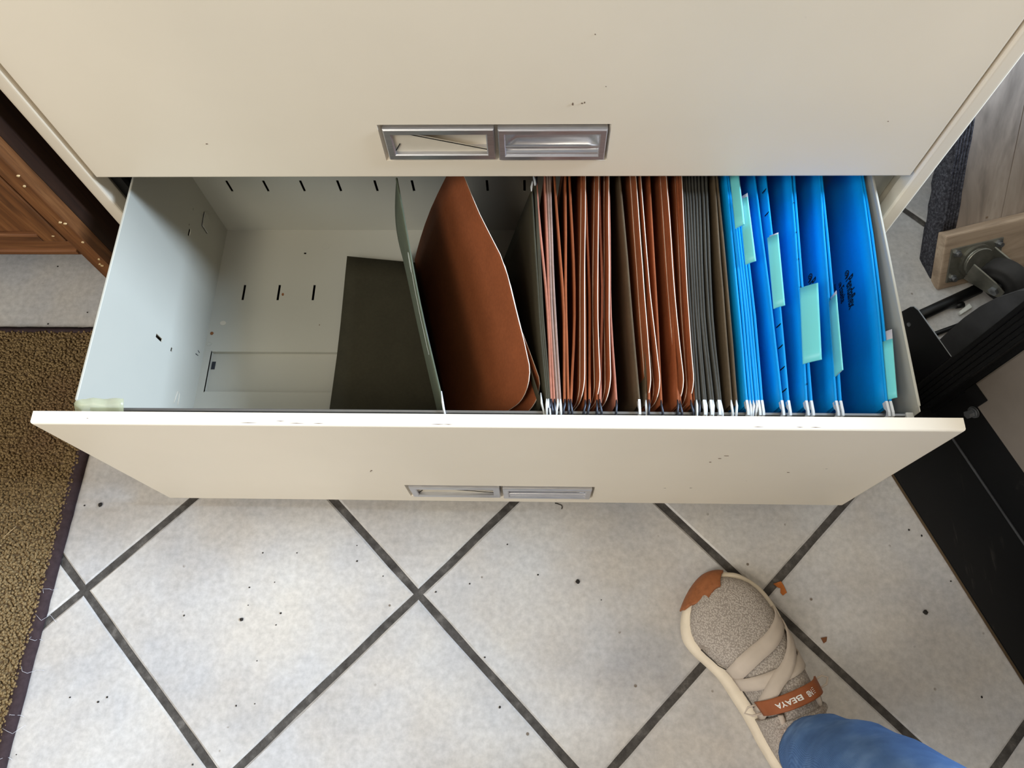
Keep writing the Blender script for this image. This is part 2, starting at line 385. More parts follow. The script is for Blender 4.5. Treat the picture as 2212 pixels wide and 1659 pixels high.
def drawer_front(name, y, zb, h, parent, label=None):
    """cream pressed-steel front with a recessed band carrying the label holder and the pull"""
    T = 0.0135; bm = bmesh.new()
    x0, x1, z0, z1 = -0.1190, 0.1205, zb + 0.0285, zb + 0.0845    # recess opening
    # front skin as ring of quads round the recess
    X = [-W2, x0, x1, W2]; Z = [zb, z0, z1, zb + h]
    g = [[bm.verts.new((xx, y, zz)) for zz in Z] for xx in X]
    for i in range(3):
        for j in range(3):
            if i == 1 and j == 1: continue
            bm.faces.new((g[i][j], g[i + 1][j], g[i + 1][j + 1], g[i][j + 1]))
    ins = 0.0028; dep = 0.0118
    rc = [(x0, z0), (x1, z0), (x1, z1), (x0, z1)]; ri = [(x0 + ins, z0 + ins), (x1 - ins, z0 + ins), (x1 - ins, z1 - ins), (x0 + ins, z1 - ins)]
    a = [g[1][1], g[2][1], g[2][2], g[1][2]]; b = [bm.verts.new((p[0], y + dep, p[1])) for p in ri]
    for k in range(4): bm.faces.new((a[k], a[(k + 1) % 4], b[(k + 1) % 4], b[k]))
    bm.faces.new(b)
    # returns (sides) and back
    per = [g[0][0], g[1][0], g[2][0], g[3][0], g[3][1], g[3][2], g[3][3], g[2][3], g[1][3], g[0][3], g[0][2], g[0][1]]
    bk = [bm.verts.new((v.co.x, y + T, v.co.z)) for v in per]
    for k in range(12): bm.faces.new((per[k], per[(k + 1) % 12], bk[(k + 1) % 12], bk[k]))
    bm.faces.new(bk[::-1])
    bmesh.ops.recalc_face_normals(bm, faces=bm.faces[:])
    es = [e for e in bm.edges if all(abs(v.co.y - y) < 1e-6 for v in e.verts) and (all(abs(abs(v.co.x) - W2) < 1e-6 for v in e.verts) or all(abs(v.co.z - zb) < 1e-6 for v in e.verts) or all(abs(v.co.z - zb - h) < 1e-6 for v in e.verts))]
    bmesh.ops.bevel(bm, geom=list(set(es)), offset=0.0026, segments=3, affect='EDGES', profile=0.5)
    fr = bm_obj(name, bm, 'cream', parent)
    # label holder with card
    yy = y + 0.0035
    lb = bmesh.new(); frame_bm(lb, -0.1145, 0.0005, zb + 0.0325, zb + 0.0795, yy, 0.0085, 0.006); lh = bm_obj('label_holder', lb, 'alu', fr)
    cb = bmesh.new(); X0, X1, ZA, ZC = -0.107, -0.007, zb + 0.040, zb + 0.072
    prism(cb, [(X0, yy - 0.0012, ZA), (X1, yy - 0.0012, ZA), (X1, yy - 0.0006, ZA + 0.004), (X0 + 0.012, yy - 0.0018, ZC), (X0, yy - 0.0018, ZC)], (0, 0.0008, 0))
    bm_obj('label_card', cb, 'card', fr)
    # the second card sits crooked behind: its torn upper edge leaves the dark diagonal line
    tubeo('card_edge', [(X0 + 0.012, yy - 0.0026, ZC - 0.001), (X1, yy - 0.0020, ZA + 0.0045)], 0.00045, 'slot', fr, 5)
    tubeo('card_edge', [(X0 + 0.001, yy - 0.0026, ZA + 0.004), (X0 + 0.007, yy - 0.0026, ZA + 0.015)], 0.0005, 'slot', fr, 5)
    # cup pull: frame and scooped pan
    hb = bmesh.new(); frame_bm(hb, 0.0045, 0.1170, zb + 0.0325, zb + 0.0795, yy, 0.0075, 0.007); pl = bm_obj('pull_frame', hb, 'alu', fr)
    sb = bmesh.new(); xa, xb = 0.0110, 0.1105; za, zc = zb + 0.0390, zb + 0.0730
    prof = [(za, -0.0045), (za + 0.006, -0.0052), (za + 0.0075, -0.001), (za + 0.010, 0.005), (za + 0.017, 0.0075), (za + 0.024, 0.0060), (za + 0.030, 0.0015), (zc, -0.0035)]
    rows = []
    for k, xx in enumerate((xa, xa + 0.004, xa + 0.012, xb - 0.012, xb - 0.004, xb)):
        s_ = (0.0, 0.55, 1.0, 1.0, 0.55, 0.0)[k]
        rows.append([sb.verts.new((xx, yy + (pp if pp < 0 else pp * s_) - (0.0 if pp < 0 else 0.003 * (1 - s_)), zz)) for zz, pp in prof])
    for a, b in zip(rows, rows[1:]):
        for k in range(len(prof) - 1): sb.faces.new((a[k], b[k], b[k + 1], a[k + 1])).smooth = True
    sbo = bm_obj('pull_cup', sb, 'alu', fr)
    boxo('finger_bar', xa, xb, yy - 0.0055, yy - 0.0025, zb + 0.0505, zb + 0.0535, 'alu', fr, 0.001)
    return fr
for k in (1, 2, 3):
    drawer_front('drawer', 0.0, ZB + k * (H + 0.003) - (0.003 if k == 1 else 0), H + (0.0 if k > 1 else 0.0), cab)
df = drawer_front('drawer', -D, ZB, H - 0.003, cab)
# chips and scratches on the two fronts in view
def chip(x, z, y, w, h, mat='chip', parent=None):
    bm = bmesh.new(); pts = []
    for k in range(7):
        a = 2 * PI * k / 7; r = random.uniform(0.55, 1.0)
        pts.append((x + w / 2 * r * math.cos(a), y, z + h / 2 * r * math.sin(a)))
    prism(bm, pts, (0, 0.0006, 0)); return bm_obj('paint_chip', bm, mat, parent)
for x, z, w_, h_ in ((0.0795, 0.4745, .002, .005), (0.0885, 0.4752, .003, .002), (0.091, 0.476, .0015, .003), (0.095, 0.558, .0015, .0015), (0.110, 0.497, .001, .001), (-0.306, 0.4185, .003, .0015), (0.395, 0.4485, .002, .001)):
    chip(x, z, -0.0005, w_, h_, 'chip', cab)
for x, z, w_, h_ in ((-0.147, 0.20, .003, .003), (-0.149, 0.196, .002, .002), (0.245, 0.262, .004, .0015), (0.250, 0.272, .006, .001), (0.238, 0.248, .003, .002), (0.335, 0.210, .004, .001)):
    chip(x, z, -D - 0.0005, w_, h_, 'chip', df)
for x, w_, y_ in ((-0.238, .02, -0.2925), (-0.206, .010, -.2905), (-0.190, .018, -0.2925), (-0.168, .012, -.2925), (-0.05, .016, -0.2925), (-0.04, .01, -0.2925), (0.26, .012, -0.2925), (0.30, .008, -0.2925), (0.315, .012, -.2925), (-0.40, .002, -0.289)):
    bm = bmesh.new(); prism(bm, [(x - w_ / 2, y_, 0.3584), (x, y_ - 0.0004, 0.3584), (x + w_ / 2, y_ - 0.0001, 0.3584), (x, y_ + 0.0003, 0.3584)], (0, 0, 0.0003)); bm_obj('paint_chip', bm, 'chip', df)

# drawer box
XL, XR, YB, ZF, ZT, YF = -0.4330, 0.4310, 0.120, 0.080, 0.332, -0.2815
def holed(name, u0, u1, v0, v1, holes, toP, th, mat, parent):
    """rectangle with rectangular holes cut through; toP(u,v,w)"""
    us = sorted({u0, u1, *[h[0] for h in holes], *[h[1] for h in holes]}); vs = sorted({v0, v1, *[h[2] for h in holes], *[h[3] for h in holes]})
    def inside(a, b): return any(h[0] < a < h[1] and h[2] < b < h[3] for h in holes)
    bm = bmesh.new(); vd = {}
    def V(i, j, k):
        if (i, j, k) not in vd: vd[(i, j, k)] = bm.verts.new(toP(us[i], vs[j], th * k))
        return vd[(i, j, k)]
    solid = {(i, j) for i in range(len(us) - 1) for j in range(len(vs) - 1) if not inside((us[i] + us[i + 1]) / 2, (vs[j] + vs[j + 1]) / 2)}
    for (i, j) in solid:
        bm.faces.new((V(i, j, 0), V(i + 1, j, 0), V(i + 1, j + 1, 0), V(i, j + 1, 0))); bm.faces.new((V(i, j, 1), V(i, j + 1, 1), V(i + 1, j + 1, 1), V(i + 1, j, 1)))
        for di, dj, e in ((-1, 0, ((i, j), (i, j + 1))), (1, 0, ((i + 1, j), (i + 1, j + 1))), (0, -1, ((i, j), (i + 1, j))), (0, 1, ((i, j + 1), (i + 1, j + 1)))):
            if (i + di, j + dj) not in solid:
                (a, b), (c, d) = e; bm.faces.new((V(a, b, 0), V(c, d, 0), V(c, d, 1), V(a, b, 1)))
    return bm_obj(name, bm, mat, parent)
# floor pan: slots and one round-ish hole, step down in front
slots = [(-0.3900 + k * 0.0525 - 0.0017, -0.3900 + k * 0.0525 + 0.0017, -0.0025, 0.0235) for k in range(3)]
slots += [(-0.3080, -0.3045, 0.0770, 0.0800)]
YS = -0.086
holed('drawer_bottom', XL, XR, YS, YB, slots, lambda u, v, w: (u, v, ZF - w), 0.0012, 'inner', df)
bm = bmesh.new()
box(bm, XL, -0.4215, -0.150, YS, ZF - 0.0012, ZF)                      # ledge left of the well
box(bm, XL, XR, -0.2815, -0.150, ZF - 0.0012, ZF)                       # front strip
box(bm, -0.4225, -0.4215, -0.150, YS, ZF - 0.007, ZF)                   # well walls
box(bm, -0.4225, XR, YS - 0.001, YS, ZF - 0.007, ZF); box(bm, -0.4225, XR, -0.150, -0.149, ZF - 0.007, ZF)
box(bm, -0.4225, XR, -0.150, YS, ZF - 0.0082, ZF - 0.007)
bm_obj('drawer_well', bm, 'inner', df)
boxo('dark_patch', -0.4212, -0.4160, -0.112, -0.100, ZF - 0.0069, ZF - 0.0064, 'dark_steel', df)  # small dark plate at the left end of the well
boxo('under_shadow_plate', XL + 0.002, XR - 0.002, YS, YB, ZF - 0.030, ZF - 0.028, 'slot', df).name = 'slot_shade_plate'  # near-black plate added below to give the floor slots their shade
# back panel with vertical slots
bs = [(-0.3885 + k * 0.0521 - 0.0017, -0.3885 + k * 0.0521 + 0.0017, 0.176, 0.201) for k in range(16)]
holed('drawer_back', XL, XR, ZF, 0.30, bs, lambda u, v, w: (u, YB + w, v), 0.0012, 'inner', df)
boxo('back_shade_plate', XL + .002, XR - .002, YB + 0.02, YB + 0.022, ZF, 0.29, 'slot', df)  # near-black plate added behind, stands in for shade in the back slots
# side panels (punched holes on the left one)
def side(name, x, th, holes):
    return holed(name, YF + 0.016, YB, ZF, ZT, holes, lambda u, v, w: (x + w, u, v), th, 'inner', df)
side('drawer_side', XL, -0.0012, [(0.0390, 0.0510, 0.1830, 0.1885), (0.0530, 0.0560, 0.1895, 0.1915), (-0.1280, -0.1230, 0.1955, 0.2120), (-0.1280, -0.1225, 0.1660, 0.1705), (0.0790, 0.0830, 0.1885, 0.1895)])
side('drawer_side', XR, 0.0012, [])
for x, s in ((XL, -1), (XR, 1)):                                           # rolled top edge, front end cut at a slant
    bm = bmesh.new(); box(bm, *sorted((x - s * 0.0002, x + s * 0.0026)), YF + 0.022, YB, ZT - 0.006, ZT + 0.0004, 0.0006, 1); bm_obj('top_edge', bm, 'inner', df)
def sidemark(name, pts, mat, d=0.0012):
    bm = bmesh.new(); prism(bm, [(XL - 0.0002, y, z) for y, z in pts], (d, 0, 0)); return bm_obj(name, bm, mat, df)
tubeo('tab_outline', [(XL + .0004, y, z) for y, z in ((0.0973, 0.1593), (0.0964, 0.1423), (0.0744, 0.1395), (0.0753, 0.158), (0.0973, 0.1593))], 0.0005, 'dark_steel', df, 5)
sidemark('bent_tab', [(0.0973, 0.1593), (0.0964, 0.1423), (0.0744, 0.1395), (0.0753, 0.158)], 'inner', 0.003)
tubeo('tab_outline', [(XL + .0003, y, z) for y, z in ((-0.1864, 0.1245), (-0.1714, 0.1253), (-0.1699, 0.1316), (-0.1873, 0.1354))], 0.0006, 'card', df, 5)
tubeo('tab_outline', [(XL + .0003, y, z) for y, z in ((-0.0938, 0.0984), (-0.0949, 0.0931))], 0.0005, 'dark_steel', df, 5)
tubeo('tab_outline', [(XL + .0003, y, z) for y, z in ((-0.1004, 0.0955), (-0.101, 0.1031))], 0.0005, 'dark_steel', df, 5)
def spot(name, x, y, rx, ry, mat, n=8, jit=0.25):
    bm = bmesh.new(); prism(bm, [(x + rx * math.cos(2*PI*k/n) * random.uniform(1-jit, 1), y + ry * math.sin(2*PI*k/n) * random.uniform(1-jit, 1), ZF - 0.0002) for k in range(n)], (0, 0, 0.0006)); return bm_obj(name, bm, mat, df)
spot('rust_spot', -0.3308, 0.0071, .0018, .003, 'rust'); spot('rust_spot', -0.4263, -0.0577, .003, .003, 'rust'); spot('hole_plug', -0.4127, -0.0410, .0045, .0035, 'card', 14, 0.0)
spot('rust_spot', -0.2701, -0.0434, .0008, .0012, 'chip')
bm = bmesh.new(); tube(bm, [(-0.4274 + .0035 * math.cos(a), -0.0748 + .003 * math.sin(a), ZF + .0001) for a in [2*PI*k/16 for k in range(17)]], 0.0004, 5); bm_obj('spot_weld', bm, 'inner', df)
bm = bmesh.new(); tube(bm, [(-0.276 + .006 * math.cos(a), 0.0905 + .005 * math.sin(a), ZF + .0001) for a in [2*PI*k/16 for k in range(17)]], 0.0003, 5); bm_obj('spot_weld', bm, 'inner', df)
# hanging rails, front lip
for yy in (-0.2645, 0.1080):
    rb = bmesh.new(); box(rb, XL, XR, yy - 0.0016, yy + 0.0016, 0.302, 0.3195, 0.0006, 1); box(rb, XL, XR, yy - 0.0045, yy - 0.0030, 0.306, 0.3185); bm_obj('hanging_rail', rb, 'steel', df)
for xx in (XL + 0.004, XR - 0.004):
    boxo('rail_bracket', xx - 0.004, xx + 0.004, -0.2765, -0.262, 0.296, 0.321, 'white_coat', df, 0.0015)
# brittle tape on the left front corner
bm = bmesh.new()
pts = [(-0.434, -0.2640, 0.3340), (-0.426, -0.2600, 0.3370), (-0.414, -0.2585, 0.3345), (-0.400, -0.2580, 0.3330), (-0.384, -0.2578, 0.3325)]
sheet(bm, lambda u, v: Vector((interp([0, 1, 2, 3, 4], [p[0] for p in pts], u), lerp(interp([0, 1, 2, 3, 4], [p[1] for p in pts], u), -0.2712, v), interp([0, 1, 2, 3, 4], [p[2] for p in pts], u) - 0.006 * v + 0.0016 * math.sin(u * 4.0) * (1 - v))), [k / 3 for k in range(13)], [0, .5, 1], 0.0004)
bm_obj('tape_strip', bm, 'tape', df)

# ------------------------------------------------------------------ hanging folders
YS4 = [-0.256, -0.14, -0.02, 0.10]
def topx(t):
    return lambda y: smooth_interp(YS4, t, y)
US = [-0.256, -0.225, -0.19, -0.155, -0.12, -0.085, -0.05, -0.01, 0.03, 0.07, 0.10]
def flap(parent, fx, lean, zt, mat, bow=0.0, zb=0.088, yf=-0.256, yb=0.10, seed=0, slack=0.0):
    """one card leaf hung from its rod: sheet with a rolled hem along the top"""
    bm = bmesh.new()
    us = [u for u in US if yf <= u <= yb]
    if us[0] > yf: us.insert(0, yf)
    if us[-1] < yb: us.append(yb)
    def fn(u, v):
        x = fx(u) - lean * (1 - v) + bow * math.sin(PI * v) + 0.0006 * noise.noise(Vector((u * 14, v * 3, seed)))
        return Vector((x, u + slack * (1 - v) * max(0, (u + 0.15) / (yb + 0.15)), lerp(zb, zt - 0.001, v)))
    sheet(bm, fn, us, [0, .15, .35, .55, .75, .9, 1], 0.0006)
    tube(bm, [fn(u, 1.0) + Vector((0, 0, 0.0002)) for u in us], 0.0014, 8)
    return bm_obj('card_leaf', bm, mat, parent), fn
def hook_rod(parent, fx, zt, kind, yf=-0.256, yb=0.10):
    x0, x1 = fx(yf), fx(yb)
    rod = tubeo('hanger_rod', [(fx(y), y, zt - 0.0008) for y in [lerp(yf + 0.001, yb - 0.001, q / 12) for q in range(13)]], 0.0005, 'dark_steel', parent, 6)
    mt = {'w': 'white_coat', 'd': 'dark_steel', 'p': 'white_coat'}[kind]
    for y, x, s in ((yf, x0, -1), (yb, x1, 1)):
        bm = bmesh.new()
        if kind == 'p':     # wide coated hook: plate with a curved neck
            pr = [(0.004, 0.001), (-0.002, 0.0016), (-0.0085, 0.0022), (-0.0125, 0.0014), (-0.0135, -0.012), (-0.0110, -0.012), (-0.0098, -0.003), (-0.006, -0.0015), (-0.002, -0.0055), (0.004, -0.0065)]
            prism(bm, [(x - 0.0012, y + s * -q[0], zt + q[1]) for q in pr], (0.0024, 0, 0))
        else:
            b = random.uniform(-0.0016, 0.0016)
            tube(bm, [(x, y - s * 0.004, zt), (x, y + s * 0.002, zt + 0.0006), (x + b, y + s * 0.008, zt), (x + b * 1.3, y + s * 0.0118, zt - 0.002), (x + b * 1.3, y + s * 0.0125, zt - 0.011)], [0.0007, 0.0013, 0.0013, 0.0013, 0.0011], 8)
        bm_obj('hook', bm, mt, rod, kind != 'p')
def folder(label, leaves, mat, hooks, group, lean=0.04, zt=0.325, bow=0.0, name='hanging_folder', cat='folder', zts=None, yb=0.10, slack=0.0):
    fs = [topx(t) for t in leaves]
    cx = sum(f(-0.05) for f in fs) / len(fs) - lean
    th = thing(name, label, cat, (cx, -0.08, 0.088), group)
    out = []; xb = sum(f(-0.05) for f in fs) / len(fs) - lean
    for k, f in enumerate(fs):
        z = zts[k] if zts else zt
        ln = f(-0.05) - xb + (0.0005 if k else -0.0005)
        _, fn = flap(th, f, ln, z, mat if isinstance(mat, str) else mat[k], bow, seed=k + cx * 90, yb=yb, slack=slack)
        hook_rod(th, f, z, hooks[k], yb=yb); out.append(fn)
    return th, out
GB = 'brown hanging folders packed in the drawer'; GG = 'dark grey-green hanging folders'; GO = 'olive hanging folders'; GU = 'blue hanging folders'; GP = 'rounded brown file pockets'
T = {
'o1': [0.0566, 0.0479, 0.0409, 0.0339], 'o2': [0.0585, 0.0499, 0.0448, 0.0398], 'h1': [0.0615, 0.0569, 0.0471, 0.0410], 'h2': [0.0647, 0.0595, 0.056, 0.0525],
'h3': [0.068, 0.062, 0.059, 0.0562], 'h4': [0.0709, 0.065, 0.0618, 0.0587], 'h5': [0.0753, 0.0749, 0.0686, 0.062], 'h6': [0.0791, 0.0776, 0.0783, 0.0791],
'h7': [0.0816, 0.0874, 0.0847, 0.0817], 'h8': [0.0965, 0.0990, 0.0985, 0.0980], 'h9': [0.1006, 0.1037, 0.1024, 0.101], 'h10': [0.1085, 0.1130, 0.1140, 0.1150], 'h11': [0.1115, 0.1172, 0.1181, 0.1188],
'h12': [0.1287, 0.1262, 0.1289, 0.1308], 'k0': [0.152, 0.1482, 0.1442, 0.1401], 'k0b': [0.1591, 0.1640, 0.1645, 0.165], 'h13': [0.1620, 0.1668, 0.1665, 0.167], 'h14': [0.1747, 0.1762, 0.1769, 0.1776],
'h15': [0.1915, 0.1935, 0.1940, 0.195], 'h16': [0.1940, 0.1968, 0.1975, 0.198], 'h17': [0.2050, 0.2070, 0.2090, 0.212], 'h18': [0.2092, 0.2100, 0.2136, 0.217],
'P1': [0.0956, 0.0976, 0.1007, 0.1039], 'P2': [0.1116, 0.1116, 0.1159, 0.1203], 'P3': [0.122, 0.1241, 0.1275, 0.131], 'P4': [0.1645, 0.1624, 0.1608, 0.1593],
'P5': [0.1745, 0.1689, 0.1664, 0.164], 'P6': [0.1981, 0.1952, 0.1954, 0.1956], 'P7': [0.2079, 0.2084, 0.2119, 0.2154],
'g1': [0.2107, 0.2123, 0.2158, 0.2194], 'g2': [0.2135, 0.2153, 0.219, 0.2227], 'g3': [0.2183, 0.2179, 0.222, 0.2262], 'g4': [0.2202, 0.2209, 0.2255, 0.2303],
'g5': [0.2253, 0.224, 0.2291, 0.2345], 'g6': [0.2275, 0.2269, 0.2326, 0.2385], 'g7': [0.2334, 0.232, 0.2371, 0.2425], 'g8': [0.2353, 0.2354, 0.2412, 0.2472],
'k1': [0.246, 0.2482, 0.2514, 0.2547], 'k2': [0.2513, 0.2542, 0.2554, 0.2566], 'b1': [0.262, 0.2644, 0.266, 0.2676], 'b2': [0.2653, 0.2683, 0.2691, 0.2696],
'b3': [0.2686, 0.2713, 0.2715, 0.2718], 'b4': [0.2717, 0.2743, 0.2747, 0.2747], 'b5': [0.274, 0.2773, 0.2775, 0.2775], 'b6': [0.2775, 0.2808, 0.2804, 0.2800],
'b7': [0.2977, 0.2991, 0.2993, 0.2995], 'b8': [0.3045, 0.3087, 0.3113, 0.3137], 'b9': [0.3225, 0.3312, 0.3384, 0.3454], 'b10': [0.3276, 0.3348, 0.3422, 0.3497],
'b11': [0.3527, 0.362, 0.3712, 0.3803], 'b12': [0.3573, 0.3665, 0.3744, 0.382], 'b13': [0.4034, 0.4135, 0.4200, 0.4240], 'b14': [0.4075, 0.4175, 0.4235, 0.4265]}
# --- slumped green folder at the left end
th = thing('hanging_folder', 'dull green hanging folder slumped open at the left end, white scrawl on its raised leaf', 'folder', (-0.12, -0.1, 0.083), GO)
fA = lambda y: smooth_interp([-0.256, -0.14, -0.02, 0.04], [-0.0514, -0.0828, -0.1102, -0.1240], y)
def fnA(u, v):
    xb = -0.1648 + (0.0616 - u) * 0.3213
    yb_ = u + (0.035 * (1 - v) if u > 0 else 0.035 * (1 - v) * max(0, (u + 0.25) / 0.25))
    return Vector((lerp(xb, fA(u), v) - 0.006 * math.sin(PI * v), yb_, lerp(0.086, 0.324, v)))
usA = [-0.256, -0.22, -0.18, -0.14, -0.1, -0.06, -0.02, 0.005, 0.028]
bm = bmesh.new(); sheet(bm, fnA, usA, [k / 10 for k in range(11)], 0.0007); tube(bm, [fnA(u, 1) for u in usA], 0.0012, 8); bm_obj('card_leaf', bm, 'green', th)
def fnA2(u, v):
    x = lerp(-0.232, -0.095 + (0.0616 - u) * 0.3213, v)
    return Vector((x - 0.004 * (1 - v) * (0.0 if u < -0.2 else 1), u - 0.005 * v, 0.0825 + 0.012 * (1 - v) ** 2 + 0.002 * math.sin(PI * v) + 0.004 * (1 - v) * math.sin(u * 20)))
bm = bmesh.new(); sheet(bm, fnA2, [-0.256, -0.2, -0.15, -0.1, -0.05, 0, 0.03, 0.062], [k / 8 for k in range(9)], 0.0007); bm_obj('card_leaf', bm, 'olive', th)
rod = tubeo('hanger_rod', [fnA(-0.254, 1), fnA(-0.12, 1), fnA(0.0, 1)], 0.0007, 'dark_steel', th, 6)
p0 = fnA(-0.256, 1); tubeo('hook', [p0 + Vector(q) for q in ((-0.002, 0.012, 0.0003), (0, 0, 0.0006), (0.0016, -0.008, 0.0), (0.0026, -0.0125, -0.003), (0.003, -0.013, -0.012))], [0.0007, 0.0012, 0.0012, 0.0012, 0.001], 'white_coat', th)
scr = [(0.0 - 0.001 * k, 0.93) for k in range(1)]
def onA(u, v, off=-0.0012): return fnA(u, v) + Vector((off, 0, 0.0004))
loop1 = [onA(-0.082 + 0.013 * math.cos(a), 0.955 + 0.022 * math.sin(a)) for a in [2 * PI * k / 18 for k in range(19)]]
tubeo('pen_scrawl', loop1, 0.0005, 'pencil', th, 5)
tubeo('pen_scrawl', [onA(-0.092 - 0.0105 * k, 0.965 + 0.004 * math.sin(k * 1.9) - 0.0016 * k) for k in range(11)], 0.0005, 'pencil', th, 5)
# --- big brown pocket leaning beside it
bp = thing('file_pocket', 'large russet brown file pocket leaning alone left of the packed folders', 'file pocket', (-0.06, -0.1, 0.088), GP)
BX = [-0.245, -0.231, -0.2015, -0.1343, -0.0809, -0.0247, 0.0311, 0.062]; BV = [0.0424, 0.0407, 0.0365, 0.0206, 0.0066, -0.0189, -0.0406, -0.052]
def pocket_leaf(parent, fx, lean, zt, mats, yf, yb, r, zb=0.088, bow=0.0, name='pocket_panel', fb=None, seed=0, backr=0.0):
    us = [yf, yf + r * 0.02, yf + r * 0.08, yf + r * 0.18, yf + r * 0.32, yf + r * 0.5, yf + r * 0.75, yf + r] + [lerp(yf + r, yb, k / 10) for k in range(1, 11)]
    def ztop(u):
        if u < yf + r: q = yf + r - u; return zt - (r - math.sqrt(max(0, r * r - q * q)))
        return zt
    def fn(u, v):
        z = lerp(zb, ztop(u), v); vv = (z - zb) / (zt - zb)
        xb = fb(u) if fb else fx(u) - lean
        return Vector((lerp(xb, fx(u), vv) + bow * math.sin(PI * vv) + 0.0005 * noise.noise(Vector((u * 15, vv * 3, seed))), u, z))
    bm = bmesh.new(); sheet(bm, fn, us, [0, .12, .25, .4, .55, .7, .8, .88, .94, .98, 1], 0.0008, 1); return bm_obj(name, bm, mats, parent), fn
fBt = lambda y: smooth_interp(BX, BV, y)
fBb = lambda y: -0.1349 + (0.0555 - y) * 0.2155
pocket_leaf(bp, fBt, 0, 0.32, ['brown', 'edge'], -0.245, 0.062, 0.034, fb=fBb, bow=-0.006)
fBt2 = lambda y: fBt(y) + 0.0012 + 0.0080 * min(1, max(0, (-0.175 - y) / 0.05))
pocket_leaf(bp, fBt2, 0, 0.312, ['brown', 'edge'], -0.252, 0.05, 0.03, fb=lambda y: fBb(y) + 0.004, bow=-0.004)
prismo('pocket_base', [(fBb(-0.24), -0.24, 0.087), (fBb(-0.24) + 0.006, -0.24, 0.087), (fBb(0.055) + 0.006, 0.055, 0.087), (fBb(0.055), 0.055, 0.087)], (0, 0, 0.001), 'brown', bp)
# --- olive folder with a sagging left leaf
th = thing('hanging_folder', 'olive hanging folder just right of the big leaning brown pocket, left leaf sagging', 'folder', (0.0, -0.08, 0.088), GO)
CY = [-0.256, -0.215, -0.145, -0.09, -0.03]; CX = [0.0515, 0.0400, 0.0215, 0.0105, 0.0030]; CZ = [0.3225, 0.315, 0.300, 0.272, 0.225]
def fnC(u, v): return Vector((lerp(interp(CY, [0.020, 0.012, 0.0, -0.008, -0.012], u), smooth_interp(CY, CX, u), v) + 0.003 * math.sin(PI * v), u + 0.03 * (1 - v) * max(0, (u + 0.2)) / 0.2, lerp(0.088, smooth_interp(CY, CZ, u), v)))
bm = bmesh.new(); sheet(bm, fnC, [-0.256, -0.23, -0.2, -0.17, -0.14, -0.11, -0.08, -0.05, -0.03], [k / 8 for k in range(9)], 0.0007); bm_obj('card_leaf', bm, 'olive', th)
fo = topx(T['o1']); flap(th, fo, 0.047, 0.325, 'olive', yb=0.012, slack=0.036); hook_rod(th, fo, 0.325, 'w', yb=0.012)
p0 = fnC(-0.256, 1); tubeo('hook', [p0 + Vector(q) for q in ((-0.001, 0.012, -0.001), (0, 0, 0.0006), (0.002, -0.008, 0.0004), (0.0028, -0.0122, -0.002), (0.003, -0.0128, -0.010))], [0.0007, 0.0012, 0.0012, 0.0012, 0.001], 'white_coat', th)
folder('thin olive hanging folder pressed against the first pink-edged brown folder', [T['o2'], [x + 0.0016 for x in T['o2']]], 'olive', 'wd', GO, 0.044, yb=0.02, slack=0.03)
folder('pinkish brown hanging folder, leftmost brown one in the packed row', [T['h1'], T['h2']], 'pink', 'dd', GB, 0.016, yb=0.035)
folder('narrow grey-brown hanging folder with two white hooks', [T['h3'], T['h4']], 'taupe', 'ww', GB, 0.014, yb=0.04)
folder('brown hanging folder right of the grey-brown one, leaves pinched together mid-length', [T['h5'], T['h6']], 'brown', 'dd', GB, 0.012, yb=0.05)
PL = [('h7', 'h8', 'P1', 'brown', 'dd', 'first from the left'), ('h9', 'h10', 'P2', 'brown', 'dd', 'second from the left'), ('h11', 'h12', 'P3', 'pink', 'dd', 'third from the left'),
      ('k0', 'k0b', 'P4', 'dark_olive', 'pw', 'fourth from the left'), ('h13', 'h14', 'P5', 'brown', 'dd', 'fifth from the left'), ('h15', 'h16', 'P6', 'brown', 'dd', 'sixth from the left'), ('h17', 'h18', 'P7', 'brown', 'dd', 'last on the right')]
for a, b, p, mt, hk, which in PL:
    folder(('dark olive hanging folder holding' if mt == 'dark_olive' else 'brown hanging folder holding') + ' the rounded pocket ' + which + ' in the row', [T[a], T[b]], mt, hk, GB, 0.020 if p in ('P1', 'P2', 'P3') else 0.040, zts=[0.325, 0.3235])
    fx = topx(T[p]); pk = thing('file_pocket', 'round-cornered russet file pocket, ' + which + ' in the packed row', 'file pocket', (fx(-0.05) - 0.045, -0.08, 0.09), GP)
    pocket_leaf(pk, fx, 0.046, 0.333, ['brown', 'edge'], -0.2525, 0.095, 0.026, zb=0.0925, bow=-0.003, seed=fx(0) * 70)
    pocket_leaf(pk, lambda y, f=fx: f(y) - 0.0042, 0.0425, 0.318, ['brown', 'edge'], -0.2500, 0.095, 0.02, zb=0.0925, bow=-0.003, seed=fx(0) * 50)
for k, which in enumerate(('leftmost of four, against the last brown pocket', 'second of four from the brown pockets', 'third of four from the brown pockets', 'rightmost of four narrow ones')):
    folder('narrow dark grey-green hanging folder with white hooks, ' + which, [T['g%d' % (2 * k + 1)], T['g%d' % (2 * k + 2)]], 'charcoal', 'pw' if k else 'wd', GG, 0.040)
folder('dark olive hanging folder standing against the first blue folder', [T['k1'], T['k2']], 'dark_olive', 'ww', GO, 0.036)
